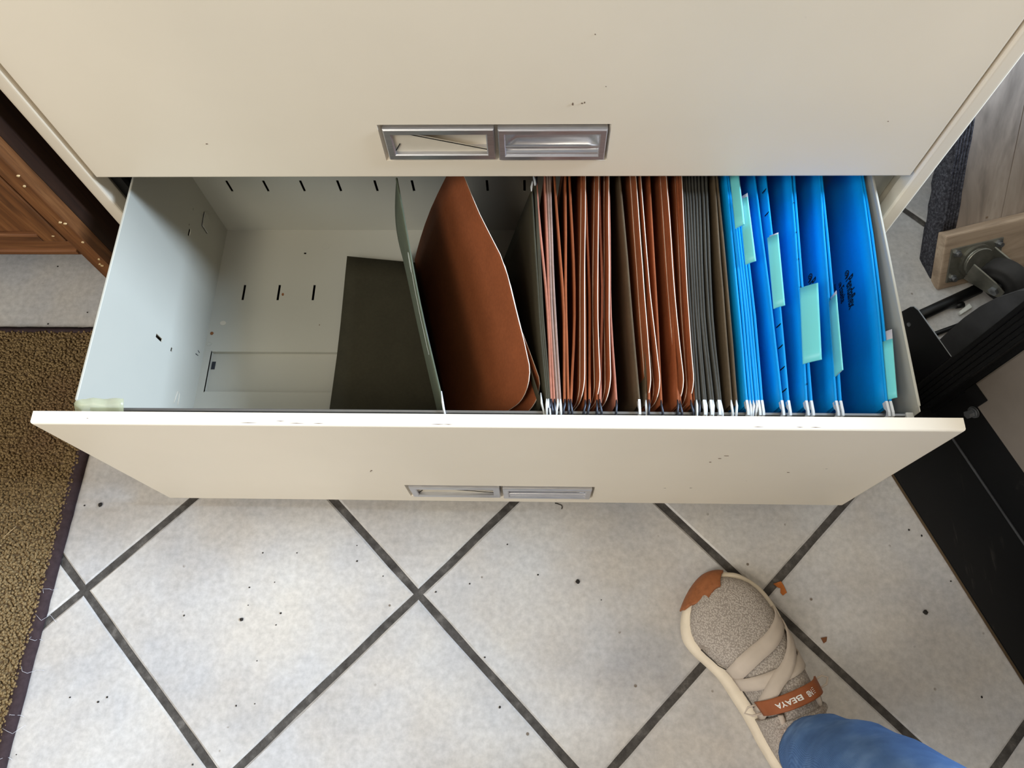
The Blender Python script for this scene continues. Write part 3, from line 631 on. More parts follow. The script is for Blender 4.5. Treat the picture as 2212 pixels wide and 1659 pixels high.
BL = [('b1', 'b2', 'leftmost blue hanging folder, edge showing a wide pale blue face', 'pw', 0.034), ('b3', 'b4', 'thin blue hanging folder, second of the tight blue bunch', 'ww', 0.034), ('b5', 'b6', 'thin blue hanging folder at the right of the tight bunch', 'pp', 0.034),
      ('b7', 'b8', 'blue hanging folder with a row of tab slits along its right leaf', 'pp', 0.030), ('b9', 'b10', 'blue hanging folder carrying the widest teal tab', 'pp', 0.026), ('b11', 'b12', 'blue hanging folder with deeply shaded face and an edge-on tab', 'pp', 0.022), ('b13', 'b14', 'rightmost blue hanging folder with black printed lettering on its face', 'pp', 0.014)]
FN = {}
for a, b, lab, hk, ln in BL:
    th_, fns = folder(lab, [T[a], T[b]], 'blue', hk, GU, ln); FN[a] = (th_, fns)
# slits along the right leaf of the fourth blue folder, dots on the fifth
for y in (0.010, -0.022, -0.054, -0.086, -0.165, -0.190, -0.215, -0.240):
    c = topx(T['b8'])(y); bm = bmesh.new(); prism(bm, [(c - 0.0038, y - 0.0014, 0.3195), (c - 0.0006, y + 0.0006, 0.3252), (c - 0.0006, y + 0.0018, 0.3252), (c - 0.0038, y - 0.0002, 0.3195)], (-0.0005, 0, 0.0003)); bm_obj('tab_slit', bm, 'slot', FN['b7'][0])
for y in (-0.01, -0.05, -0.085, -0.12, -0.15, -0.18, -0.21, -0.235):
    c = topx(T['b9'])(y); bm = bmesh.new(); prism(bm, [(c + 0.0005, y, 0.3263), (c + 0.0014, y, 0.3263), (c + 0.0014, y + 0.0016, 0.3263), (c + 0.0005, y + 0.0016, 0.3263)], (0, 0, 0.0004)); bm_obj('tab_slit', bm, 'slot', FN['b9'][0])
# plastic tabs: tented teal sleeve with paper insert
def tab_obj(parent, base, top, y0, y1, z0, z1, ins=0.0):
    """sleeve from (base x, z0) up to (top x, z1) between y0 and y1; base/top are functions of y"""
    bm = bmesh.new()
    sheet(bm, lambda u, v: Vector((lerp(base(u), top(u), v) - 0.0012 * math.sin(PI * v), u, lerp(z0, z1, v))), [lerp(y0, y1, k / 6) for k in range(7)], [0, .1, .35, .65, .9, 1], 0.0012)
    tb = bm_obj('index_tab', bm, 'teal', parent)
    bm = bmesh.new()
    sheet(bm, lambda u, v: Vector((lerp(base(u), top(u), v) + 0.0012, u, lerp(z0, z1, v) - 0.0006)), [y0 + 0.001, (y0 + y1) / 2, y1 + ins], [0.12, .5, .93], 0.0003)
    bm_obj('paper_insert', bm, 'insert', tb)
    return tb
def ln(y0, x0, y1, x1): return lambda y: lerp(x0, x1, (y - y0) / (y1 - y0))
tab_obj(FN['b3'][0], ln(-0.0513, 0.2690, 0.0213, 0.2696), ln(-0.0421, 0.2766, 0.0213, 0.2770), -0.047, 0.030, 0.330, 0.339)
tab_obj(FN['b5'][0], ln(-0.0974, 0.2751, -0.0071, 0.2774), ln(-0.091, 0.2843, -0.0007, 0.2838), -0.0945, -0.010, 0.331, 0.339, 0.006)
tab_obj(FN['b7'][0], ln(-0.1516, 0.2994, -0.0605, 0.3028), ln(-0.1471, 0.3092, -0.0538, 0.3127), -0.149, -0.060, 0.331, 0.339, 0.003)
tab_obj(FN['b9'][0], ln(-0.2135, 0.3225, -0.1245, 0.3307), ln(-0.2129, 0.3377, -0.121, 0.3464), -0.2132, -0.1235, 0.330, 0.342)
tab_obj(FN['b11'][0], ln(-0.225, 0.3560, -0.13, 0.3630), ln(-0.225, 0.3568, -0.13, 0.3636), -0.225, -0.138, 0.322, 0.343, 0.006)
tab_obj(FN['b13'][0], ln(-0.2605, 0.4050, -0.1834, 0.4120), ln(-0.2605, 0.4110, -0.1834, 0.4190), -0.2500, -0.1840, 0.322, 0.331, 0.012)
# printed lettering on the leaves
def print_on(parent, fn, s, y0, z0, length, height, zb=0.088, zt=0.324):
    me = text_mesh(s, 0.012); wx = max(v.co.x for v in me.vertices); wy = max(v.co.y for v in me.vertices)
    def mp(x, y, z):
        u = y0 - x / wx * length; zz = z0 + y / wy * height; q = fn(u, (zz - zb) / (zt - zb)); return Vector((q.x - 0.0007 - z, q.y, q.z))
    map_mesh(me, mp); return link('printed_lettering', me, 'ink', parent)
def swirl(parent, fn, y0, z0, r, zb=0.088, zt=0.324):
    for k in range(3):
        bm = bmesh.new(); pts = []
        for q in range(9):
            a = lerp(-0.5, PI + 0.6, q / 8); rr = r * (1 - 0.27 * k)
            pts.append((y0 - k * r * 0.15 + rr * math.cos(a), z0 + rr * 1.55 * math.sin(a) - k * r * 0.26))
        P = []
        for u, zz in pts: q = fn(u, (zz - zb) / (zt - zb)); P.append(Vector((q.x - 0.0006, q.y, q.z)))
        tube(bm, P, [r * 0.05 + r * 0.11 * math.sin(PI * i / 8) for i in range(9)], 5); bm_obj('printed_mark', bm, 'ink', parent)
p13, f13 = FN['b13']; f13 = f13[0]
swirl(p13, f13, -0.0672, 0.2640, 0.0045); print_on(p13, f13, 'Pendaflex', -0.0735, 0.2565, 0.0400, 0.0240)
swirl(p13, f13, -0.0702, 0.2445, 0.0030); print_on(p13, f13, 'Esselte', -0.0748, 0.2395, 0.0205, 0.0165)
print_on(p13, f13, 'Assembled in Mexico', -0.0620, 0.2300, 0.0260, 0.0058)
p11, f11 = FN['b11']; f11 = f11[0]
swirl(p11, f11, -0.0830, 0.2830, 0.0045); print_on(p11, f11, 'Pendaflex', -0.0890, 0.2770, 0.0400, 0.0220)

# ------------------------------------------------------------------ oak cabinet on the left, raised on square legs
oc = thing('oak_cabinet', 'oak panelled cabinet on legs with dark brown side, left of the filing cabinet', 'cabinet', (-0.75, 0.15, 0))
XD = -0.503; YD = -0.036; ZR = 0.2555
boxo('side_panel', XD - 0.020, XD, YD + 0.019, 0.42, 0.0, 0.80, 'dark_wood', oc)
boxo('side_panel', -1.15, -1.13, YD + 0.019, 0.42, 0.0, 0.80, 'dark_wood', oc)
boxo('back_panel', -1.13, XD - 0.02, 0.41, 0.42, ZR, 0.80, 'dark_wood', oc)
boxo('bottom_shelf', -1.13, XD - 0.02, YD + 0.02, 0.41, ZR + 0.003, ZR + 0.018, 'dark_wood', oc)
boxo('top_board', -1.16, XD + 0.0, YD - 0.01, 0.43, 0.80, 0.825, 'oak_h', oc, 0.004)
boxo('stile', XD - 0.0215, XD, YD, YD + 0.019, 0.0, 0.80, 'oak', oc, 0.0012)
boxo('stile', -1.15, -1.1285, YD, YD + 0.019, 0.0, 0.80, 'oak', oc, 0.0012)
bm = bmesh.new(); box(bm, -1.1285, XD - 0.0215, YD + 0.001, YD + 0.019, ZR, ZR + 0.030, 0.001)
box(bm, -1.1285, XD - 0.0215, YD - 0.0025, YD + 0.004, ZR + 0.006, ZR + 0.013, 0.0015); bm_obj('bottom_rail', bm, 'oak_h', oc)
# panelled door: boards with vee joints inside a moulded frame
dx1 = XD - 0.0225
boxo('door_stile', dx1 - 0.028, dx1, YD - 0.001, YD + 0.017, ZR + 0.032, 0.79, 'oak', oc, 0.002)
boxo('door_rail', dx1 - 0.60, dx1 - 0.028, YD - 0.001, YD + 0.017, ZR + 0.032, ZR + 0.046, 'oak_h', oc, 0.002)
px_ = dx1 - 0.0285
for k in range(9):
    boxo('door_board', px_ - 0.0615, px_ - 0.0005, YD + 0.004, YD + 0.014, ZR + 0.046, 0.79, 'oak', oc, 0.002); px_ -= 0.0625
for x, z in ((-0.509, 0.395), (-0.5045, 0.4125), (-0.510, 0.3275), (-0.5055, 0.325), (-0.5065, 0.286), (-0.5075, 0.2475), (-0.5125, 0.2360), (-0.5115, 0.232), (-0.535, 0.300)):
    bm = bmesh.new(); prism(bm, [(x + random.uniform(.6, 1) * .0022 * math.cos(a), YD - 0.0012, z + .0012 * math.sin(a)) for a in [2*PI*k/7 for k in range(7)]], (0, 0.0016, 0)); bm_obj('paint_fleck', bm, 'straw', oc)

# ------------------------------------------------------------------ rug
rug = thing('rug', 'brown looped pile rug with dark bound edge on the tiles at the left', 'rug', (-0.9, -0.45, 0))
RX, RY0, RY1 = -0.6165, -0.90, -0.0142
def rugx(y): return -0.6100 + 0.0265 * min(0, y + 0.18) * 1.0
bm = bmesh.new(); prism(bm, [(-1.35, RY0, 0.0006), (rugx(RY0) - 0.006, RY0, 0.0006), (rugx(RY1) - 0.006, RY1 - 0.006, 0.0006), (-1.35, RY1 - 0.006, 0.0006)], (0, 0, 0.0052)); bm_obj('backing', bm, 'rug_back', rug)
def binding(pts, w, name='bound_edge'):
    bm = bmesh.new(); n = 60; rows = []
    for k in range(n + 1):
        t_ = k / n; x = lerp(pts[0][0], pts[1][0], t_); y = lerp(pts[0][1], pts[1][1], t_)
        d = Vector((pts[1][0] - pts[0][0], pts[1][1] - pts[0][1], 0)).normalized(); nn = Vector((d.y, -d.x, 0)); wob_ = 0.0009 * noise.noise(Vector((x * 60, y * 60, 1)))
        rows.append([bm.verts.new(Vector((x, y, 0)) + nn * (o_ + wob_) + Vector((0, 0, h_))) for o_, h_ in ((-w, 0.0005), (-w, 0.0078), (-w * 0.5, 0.0088), (-0.002, 0.0075), (0, 0.004), (0, 0.0003))])
    for a, b in zip(rows, rows[1:]):
        for k in range(5): bm.faces.new((a[k], b[k], b[k + 1], a[k + 1])).smooth = True
    return bm_obj(name, bm, 'binding', rug)
binding([(rugx(RY0), RY0), (rugx(RY1), RY1)], 0.0165); binding([(-1.35, RY1), (rugx(RY1), RY1)], -0.0080)
bm = bmesh.new(); step = 0.0035; y = RY1 - 0.0085
rr = random.Random(3)
while y > RY0:
    x = rugx(y) - 0.0152
    while x > -1.10:
        cx, cy = x + rr.uniform(-.0017, .0017), y + rr.uniform(-.0017, .0017); r = rr.uniform(.0020, .0029); h = rr.uniform(.0086, .0108) + 0.0012 * noise.noise(Vector((cx * 30, cy * 30, 0)))
        a0 = rr.uniform(0, 6.28); lx, ly = rr.uniform(-.002, .002), rr.uniform(-.002, .002)
        b_ = [bm.verts.new((cx + r * math.cos(a0 + q * 1.2566), cy + r * math.sin(a0 + q * 1.2566), 0.0050)) for q in range(5)]
        t_ = [bm.verts.new((cx + lx + r * .75 * math.cos(a0 + q * 1.2566), cy + ly + r * .75 * math.sin(a0 + q * 1.2566), h - .0012)) for q in range(5)]
        tp = bm.verts.new((cx + lx, cy + ly, h))
        for q in range(5):
            bm.faces.new((b_[q], b_[(q + 1) % 5], t_[(q + 1) % 5], t_[q])); bm.faces.new((t_[q], t_[(q + 1) % 5], tp))
        x -= step
    y -= step
pl = bm_obj('pile', bm, 'rug', rug); pl['kind'] = 'stuff'
for (x, y, dx, dy) in ((-0.795, -0.165, .012, .006), (-0.785, -0.17, -.02, .001), (-0.70, -0.345, .014, .016), (-0.72, -0.36, .02, .004)):
    tubeo('loose_fibre', [(x, y, 0.0135), (x + dx * .5, y + dy * .4, 0.015), (x + dx, y + dy, 0.0135)], 0.0004, 'straw', rug, 5)
for k in range(7):
    y0 = -0.42 - 0.035 * k + random.uniform(-.01, .01); x0 = rugx(y0) - 0.012
    P = [(x0 + 0.006 * q * (1 if k % 2 else .6) + random.uniform(-.003, .003), y0 + random.uniform(-.006, .006), 0.0105 if q < 3 else 0.0015 * (5 - q)) for q in range(5)]
    tubeo('loose_fibre', P, 0.0002, 'insert', rug, 4)

# ------------------------------------------------------------------ furniture dolly leaning on its end
PD = Vector((0.6757, 0.0583, 0.0)); a_, h_ = math.radians(15), math.radians(55)
du = Vector((math.cos(a_), math.sin(a_), 0)); dv = Vector((-math.sin(a_) * math.cos(h_), math.cos(a_) * math.cos(h_), math.sin(h_))); dn = du.cross(dv)
MD = Matrix((du, dv, dn)).transposed().to_4x4(); MD.translation = PD
dol = bpy.data.objects.new('furniture_dolly', None); C.objects.link(dol); dol.matrix_world = MD; dol.empty_display_size = 0.02
tag(dol, 'wooden moving dolly with carpeted edge leaning on end, caster facing out', 'dolly')
def loc_obj(name, bm, mat, parent, smooth=False):
    me = bpy.data.meshes.new(name); bmesh.ops.recalc_face_normals(bm, faces=bm.faces[:]); bm.to_mesh(me); bm.free()
    if smooth:
        for p in me.polygons: p.use_smooth = True
    o = bpy.data.objects.new(name, me); C.objects.link(o); o.parent = parent
    for m in (mat if isinstance(mat, list) else [mat]): me.materials.append(M[m])
    return o
def lbox(name, x0, x1, y0, y1, z0, z1, mat, parent, bev=0.0015):
    bm = bmesh.new(); box(bm, x0, x1, y0, y1, z0, z1, bev); return loc_obj(name, bm, mat, parent)
lbox('crossbar', 0.0, 0.40, 0.004, 0.0945, -0.020, 0.0, 'pale_bar', dol, 0.0025)
pz0, pz1 = -0.042, -0.0205
for k, (u0, u1) in enumerate(((0.0285, 0.1045), (0.1060, 0.1960), (0.1975, 0.2900), (0.2915, 0.3850))):
    lbox('plank', u0, u1, 0.002, 0.86, pz0 + 0.0005 * (k % 2), pz1 - 0.0008 * (k % 2), 'grey_plank', dol, 0.0012)
# carpet wrap along the edge: ribbed sleeve
bm = bmesh.new(); prof = [(0.0280, -0.0200), (0.0140, -0.0185), (0.0050, -0.0190), (0.0005, -0.0225), (0.0, -0.032), (0.0, -0.044), (0.0005, -0.050), (0.006, -0.0525), (0.028, -0.0525)]
rows = []
for k in range(76):
    v_ = lerp(0.0015, 0.86, k / 75); rows.append([bm.verts.new((q[0] + (0.0008 * math.sin(k * 2.1 + i) if 0 < i < 8 else 0), v_, q[1] + 0.0009 * math.sin(k * 1.7 + i * 2.0))) for i, q in enumerate(prof)])
for a, b in zip(rows, rows[1:]):
    for i in range(len(prof) - 1): bm.faces.new((a[i], b[i], b[i + 1], a[i + 1])).smooth = True
bm.faces.new(rows[0]); loc_obj('carpet_wrap', bm, 'felt', dol)
bm = bmesh.new()
for q in range(5):                                               # corded ribs on the wrap's face
    uu = 0.0060 + q * 0.0048; tube(bm, [(uu + 0.0006 * math.sin(k), lerp(0.096, 0.85, k / 40), -0.0180 + 0.0005 * math.sin(k * 2.3 + q)) for k in range(41)], 0.0022, 6)
loc_obj('carpet_rib', bm, 'felt', dol, True)
bm = bmesh.new(); box(bm, 0.0, 0.012, 0.0015, 0.096, -0.0535, -0.0202, 0.003); loc_obj('carpet_corner', bm, 'felt', dol)
# caster
def disc(bm, c, ax, r, h, n=24, r2=None):
    ax = Vector(ax).normalized(); c = Vector(c); tube(bm, [c - ax * h / 2, c + ax * h / 2], [r, r2 if r2 else r], n)
bm = bmesh.new(); box(bm, 0.0100, 0.0960, 0.0150, 0.0720, 0.0, 0.0032, 0.0014); cp = loc_obj('caster_plate', bm, 'cast', dol)
for u_, v_ in ((0.0185, 0.0645), (0.0875, 0.0645), (0.0185, 0.0225), (0.0875, 0.0225)):
    bm = bmesh.new(); disc(bm, (u_, v_, 0.0052), (0, 0, 1), 0.0058, 0.004, 6); disc(bm, (u_, v_, 0.0090), (0, 0, 1), 0.0034, 0.006, 12); loc_obj('bolt', bm, 'steel', cp)
bm = bmesh.new(); disc(bm, (0.053, 0.0435, 0.006), (0, 0, 1), 0.0270, 0.006, 28); disc(bm, (0.053, 0.0435, 0.010), (0, 0, 1), 0.0235, 0.005, 28, 0.021); loc_obj('swivel_race', bm, 'cast', dol, False)
wc = Vector((0.0720, 0.0230, 0.0480)); wax = Vector((0.90, 0.36, -0.22)).normalized()
bm = bmesh.new()                                                  # fork: two cheeks joined by a crown
side_dir = wax; off_dir = (wc - Vector((0.053, 0.0435, 0.012))); 
for s in (-1, 1):
    cpt = Vector((0.053, 0.0435, 0.012)); perp = off_dir.cross(wax).normalized()
    pts = [cpt + side_dir * s * 0.0200 + perp * 0.023, cpt + side_dir * s * 0.0200 - perp * 0.023, wc + side_dir * s * 0.0200 - perp * 0.017 - off_dir.normalized() * 0.004, wc + side_dir * s * 0.0200 + off_dir.normalized() * 0.013 - perp * 0.009, wc + side_dir * s * 0.0200 + off_dir.normalized() * 0.013 + perp * 0.009, wc + side_dir * s * 0.0200 + perp * 0.017 - off_dir.normalized() * 0.004]
    prism(bm, pts, side_dir * s * 0.0024)
disc(bm, (0.053, 0.0435, 0.0130), (0, 0, 1), 0.0240, 0.004, 24)
bmesh.ops.bevel(bm, geom=bm.edges[:], offset=0.0008, segments=1, affect='EDGES'); loc_obj('fork', bm, 'cast', dol)
bm = bmesh.new(); R_ = 0.0370; prof = [(0.011, 0.0150), (0.024, 0.0155), (0.0260, 0.0125), (0.0335, 0.0135), (0.0365, 0.0105), (R_, 0.005), (R_, -0.005), (0.0365, -0.0105), (0.0335, -0.0135), (0.0260, -0.0125), (0.024, -0.0155), (0.011, -0.0150)]
e_a = wax.orthogonal().normalized(); e_b = wax.cross(e_a); rings = []
for k in range(32):
    a = 2 * PI * k / 32; rings.append([bm.verts.new(wc + (e_a * math.cos(a) + e_b * math.sin(a)) * r + wax * x) for r, x in prof])
for k in range(32):
    A, B = rings[k], rings[(k + 1) % 32]
    for i in range(len(prof)): bm.faces.new((A[i], B[i], B[(i + 1) % len(prof)], A[(i + 1) % len(prof)])).smooth = True
loc_obj('wheel', bm, 'rubber', dol)
bm = bmesh.new(); tube(bm, [wc - wax * 0.0265, wc + wax * 0.0265], 0.0040, 12); disc(bm, wc - wax * 0.0245, wax, 0.0075, 0.004, 6); disc(bm, wc + wax * 0.0245, wax, 0.0075, 0.004, 6); loc_obj('axle', bm, 'steel', dol)
lbox('nail_head', 0.078, 0.081, 0.098, 0.101, -0.0206, -0.0196, 'chip', dol, 0)

# ------------------------------------------------------------------ black and grey machine stand, turned on the floor
e1 = Vector((0.917, 0.399, 0)).normalized(); e2 = Vector((0.399, -0.917, 0)).normalized(); E0 = Vector((0.5555, -0.2408, 0))
MM = Matrix((e1, e2, e1.cross(e2))).transposed().to_4x4()          # e1 x e2 points down: flip below
MM = Matrix(((e1.x, e2.x, 0, E0.x), (e1.y, e2.y, 0, E0.y), (0, 0, 1, 0), (0, 0, 0, 1)))
ms = bpy.data.objects.new('machine_stand', None); C.objects.link(ms); ms.location = E0; ms.empty_display_size = 0.02
tag(ms, 'grey steel machine housing on a scuffed black base with laminated upright', 'machine')
def mw(k, s, z): return E0 + e1 * k + e2 * s + Vector((0, 0, z))
def mbox(name, k0, k1, s0, s1, z0, z1, mat, bev=0.0012, parent=None):
    bm = bmesh.new(); vs = [bm.verts.new(mw(k, s, z)) for k, s, z in ((k0, s0, z0), (k1, s0, z0), (k1, s1, z0), (k0, s1, z0), (k0, s0, z1), (k1, s0, z1), (k1, s1, z1), (k0, s1, z1))]
    for q in ((3, 2, 1, 0), (4, 5, 6, 7), (0, 1, 5, 4), (1, 2, 6, 5), (2, 3, 7, 6), (3, 0, 4, 7)): bm.faces.new([vs[i] for i in q])
    if bev: bmesh.ops.bevel(bm, geom=bm.edges[:], offset=bev, segments=2, affect='EDGES')
    return bm_obj(name, bm, mat, parent or ms)
mbox('base_flange', 0.0, 0.1085, -0.155, 0.62, 0.0002, 0.0045, 'black', 0.001)
mbox('flange_edge', -0.0022, 0.0002, -0.10, 0.62, 0.0002, 0.0040, 'rug_back', 0.0006)
bm = bmesh.new(); tube(bm, [mw(0.1065, lerp(-0.05, 0.62, k / 20), 0.0050) for k in range(21)], 0.0022, 6); bm_obj('fold_highlight', bm, 'dusty_black', ms)  # greyer tube stands in for the highlight along the base fold
mbox('plinth', 0.1075, 0.80, -0.064, 0.62, 0.0002, 0.0985, 'black', 0.002)
mbox('housing_panel', 0.1010, 0.80, -0.0585, 0.62, 0.0960, 0.60, 'machine_grey', 0.002)  # depth out of view stretched to keep window light off the floor
mbox('light_blocker', 0.56, 0.80, -0.165, -0.0590, 0.0002, 0.60, 'machine_grey', 0.002)  # unseen block added to shade the floor beside the dolly
mbox('corner_filler', 0.1025, 0.30, -0.0680, -0.0585, 0.0002, 0.60, 'flat_black', 0.001)
mbox('corner_notch', 0.0990, 0.1010, -0.0585, -0.0320, 0.0960, 0.1230, 'flat_black', 0.0006)
# hex bolt and washers on the plinth corner
bm = bmesh.new(); b0 = mw(0.1010, -0.0290, 0.0900); disc(bm, b0 - e1 * 0.003, e1, 0.0085, 0.0012, 16); disc(bm, b0 - e1 * 0.0052, e1, 0.0078, 0.0012, 16); disc(bm, b0 - e1 * 0.0105, e1, 0.0056, 0.008, 6); bm_obj('hex_bolt', bm, 'steel', ms)
# laminated upright: thin plies side by side
for k in range(5):
    s0 = -0.0985 + k * 0.0066; mbox('ply', 0.0840 + 0.0008 * (k % 2), 0.125, s0, s0 + 0.0061, 0.0002, 0.40, 'flat_black', 0.0008)
# curved backing plate
bm = bmesh.new(); cur = [(-0.128, 0.0), (-0.1285, 0.10), (-0.1297, 0.15), (-0.1300, 0.19), (-0.1275, 0.225), (-0.1235, 0.25), (-0.113, 0.286), (-0.0995, 0.31)]
prism(bm, [mw(0.0905, s, z + 0.0005) for s, z in cur] + [mw(0.0905, -0.0990, 0.0005)], e1 * 0.012); bm_obj('curved_plate', bm, 'dusty_black', ms)
# standing bracket plate; a bright tube stands in for its top-edge highlight
ZP = 0.1285
bk = [(-0.102, ZP), (-0.178, ZP), (-0.1855, ZP - 0.003), (-0.189, ZP - 0.010), (-0.196, ZP - 0.045), (-0.196, 0.0006), (-0.102, 0.0006)]
bm = bmesh.new(); prism(bm, [mw(0.0912, s, z) for s, z in bk], e1 * -0.0025); bm_obj('bracket', bm, 'flat_black', ms)
bm = bmesh.new(); tube(bm, [mw(0.0900, s, z + 0.0002) for s, z in bk[:4]], 0.0008, 6); bm_obj('edge_highlight', bm, 'steel', ms)
bm = bmesh.new(); disc(bm, mw(0.0880, -0.172, 0.098), e1, 0.0028, 0.003, 12); bm_obj('rivet', bm, 'steel', ms)

# ------------------------------------------------------------------ odds and ends between dolly and machine
tag(tubeo('steel_rod', [(0.6230, 0.0065, 0.0085), (0.735, 0.0605, 0.0085)], 0.0085, 'flat_black', None, 14), 'black round steel rod lying on the floor under the dolly', 'rod')
tag(tubeo('flat_bar', [(0.640, -0.0220, 0.004), (0.712, 0.0060, 0.004)], 0.004, 'flat_black', None, 6), 'thin black bar on the floor beside the white plastic chip', 'bar')
tool = thing('drill_bit', 'dark tapered drill bit lying on the floor near the white chip', 'drill bit', (0.68, 0.02, 0))
tubeo('shank', [(0.6960, 0.0322, 0.0050), (0.7080, 0.0342, 0.0050)], 0.0046, 'flat_black', tool, 12)
tubeo('bit', [(0.6650, 0.0262, 0.0040), (0.6760, 0.0285, 0.0042), (0.6960, 0.0322, 0.0050)], [0.0009, 0.0026, 0.0036], 'steel', tool, 12)
wp = prismo('plastic_chip', [(0.6987, 0.0216, 0.0002), (0.7007, 0.0170, 0.0002), (0.7210, 0.0300, 0.0002), (0.7180, 0.0370, 0.0002)], (0, 0, 0.005), 'white_plastic', None, 0.0006)
tag(wp, 'small white plastic chip lying beside the black curved plate', 'plastic chip')

# ------------------------------------------------------------------ sneaker
ST = Vector((0.2983, -0.3816, 0)); SA = Vector((0.37883, -0.92546, 0)); SL = Vector((-0.92546, -0.37883, 0))
def sw(d, l, z): return ST + SA * d + SL * l + Vector((0, 0, z))
sh = thing('sneaker', 'greige knit slip-on sneaker with cream sole and tan pull strap on the tiles', 'shoe', tuple(sw(0.14, 0.02, 0)))
OUT = [(.288, .012), (.281, .034), (.258, .047), (.2266, .0519), (.2004, .0550), (.1729, .0565), (.1484, .0600), (.1181, .0650), (.0971, .0735), (.0746, .0838), (.0540, .0866), (.0293, .0757), (.0085, .0542), (-.0042, .032), (-.0062, .014), (.0, -.003), (.0094, -.019), (.0316, -.0346), (.0566, -.0416), (.085, -.0430), (.118, -.042), (.145, -.040), (.18, -.036), (.22, -.034), (.255, -.029), (.280, -.012)]
def closed_cr(P, n):
    res = []; m = len(P)
    for k in range(n):
        t = k * m / n; i = int(t); f = t - i
        p0, p1, p2, p3 = (Vector(P[(i + j) % m]) for j in (-1, 0, 1, 2))
        res.append(0.5 * ((2 * p1) + (p2 - p0) * f + (2 * p0 - 5 * p1 + 4 * p2 - p3) * f * f + (3 * p1 - p0 - 3 * p2 + p3) * f ** 3))
    return res
ol = closed_cr(OUT, 104)
def inset(P, q):
    r = []; m = len(P)
    for i in range(m):
        t = (P[(i + 1) % m] - P[i - 1]).normalized(); nrm = Vector((-t.y, t.x)); r.append(P[i] + nrm * (q if not callable(q) else q(i)))
    return r
c_ = Vector((0.14, 0.015)); sgn = 1 if (inset(ol, 0.01)[0] - c_).length < (ol[0] - c_).length else -1
def loft(bm, rings, cap=True):
    rs = [[bm.verts.new(sw(p[0], p[1], z)) for p in R_] for R_, z in rings]
    for a, b in zip(rs, rs[1:]):
        for i in range(len(a)): bm.faces.new((a[i], a[(i + 1) % len(a)], b[(i + 1) % len(a)], b[i])).smooth = True
    if cap: bm.faces.new(rs[0][::-1]); bm.faces.new(rs[-1])
def rib(i): return sgn * (0.0008 * (1 if (i // 2) % 2 else 0) if (i < 26 or i > 86) else 0.0)
bm = bmesh.new(); loft(bm, [(inset(ol, sgn * 0.005), 0.0002), (inset(ol, sgn * 0.001), 0.006), (inset(ol, rib), 0.012), (inset(ol, rib), 0.021), (inset(ol, sgn * 0.0015), 0.027), (inset(ol, sgn * 0.0055), 0.0305), (inset(ol, sgn * 0.011), 0.0310)])
bm_obj('midsole', bm, 'foam', sh)
LD = [p[0] for p in OUT[13:2:-1]]; LL = [p[1] for p in OUT[13:2:-1]]; RD = [p[0] for p in OUT[14:25]]; RL = [p[1] for p in OUT[14:25]]
HD = [0.004, 0.012, 0.03, 0.055, 0.085, 0.115, 0.14, 0.165, 0.185]; HH = [0.036, 0.045, 0.054, 0.059, 0.064, 0.073, 0.084, 0.096, 0.103]
def S(d, ph, off=0.0):
    lL = smooth_interp(LD, LL, d) - 0.0095 - 0.003 * (d > .1); lR = smooth_interp(RD, RL, d) + 0.0085
    if d < 0.02: k = 0.55 + 0.45 * math.sqrt(max(0, (d - 0.004) / 0.016)); m_ = (lL + lR) / 2; lL = m_ + (lL - m_) * k; lR = m_ + (lR - m_) * k
    h = smooth_interp(HD, HH, d) + off; c = (lL + lR) / 2; w_ = (lL - lR) / 2 + off
    cs, sn = math.cos(ph), math.sin(ph)
    l = c - w_ * math.copysign(abs(cs) ** 0.82, cs)
    return sw(d, l, 0.026 + (h - 0.026) * max(0, sn) ** 0.80)
ds = [0.004, 0.006, 0.010, 0.016, 0.024] + [0.033 + 0.0101 * k for k in range(16)]
bm = bmesh.new(); rows = [[bm.verts.new(S(d, PI * k / 28)) for k in range(29)] for d in ds]
for a, b in zip(rows, rows[1:]):
    for k in range(28): bm.faces.new((a[k], a[k + 1], b[k + 1], b[k])).smooth = True
bm.faces.new(rows[0])
bm_obj('upper', bm, 'knit', sh)
# heel wall round to the collar
path = [p for p in ol]; idx = [i for i in range(104) if ol[i].x > 0.168]
right = sorted([i for i in idx if i > 52]); left = sorted([i for i in idx if i <= 52])
order = right + left
def fnH(u, v):
    i = order[int(round(u))]; p = inset(ol, sgn * (0.010 + 0.012 * v ** 2 - 0.004 * math.sin(PI * v)))[i]
    top = 0.078 + 0.020 * max(0, (p.x - 0.25) / 0.04) + 0.016 * max(0, (0.20 - p.x) / 0.03)
    return sw(p.x, p.y, lerp(0.026, top, v))
bm = bmesh.new(); sheet(bm, fnH, list(range(len(order))), [0, .2, .4, .6, .8, 1], 0.004); bm_obj('heel_counter', bm, 'knit', sh)
bm = bmesh.new(); tube(bm, [fnH(u, 1.0) for u in range(len(order))], 0.0034, 8); bm_obj('collar', bm, 'strap', sh, True)
bm = bmesh.new(); tube(bm, [S(0.183, lerp(0.45, PI - 0.45, k / 16), 0.001) for k in range(17)], 0.0042, 8); bm_obj('collar', bm, 'knit', sh, True)
boxo('insole', *(0, 0, 0, 0, 0, 0), 'lining') if False else None
bm = bmesh.new(); ins_ = [p for p in inset(ol, sgn * 0.014) if p.x > 0.165]; prism(bm, [sw(p.x, p.y, 0.031) for p in ins_], (0, 0, 0.003)); bm_obj('insole', bm, 'lining', sh)
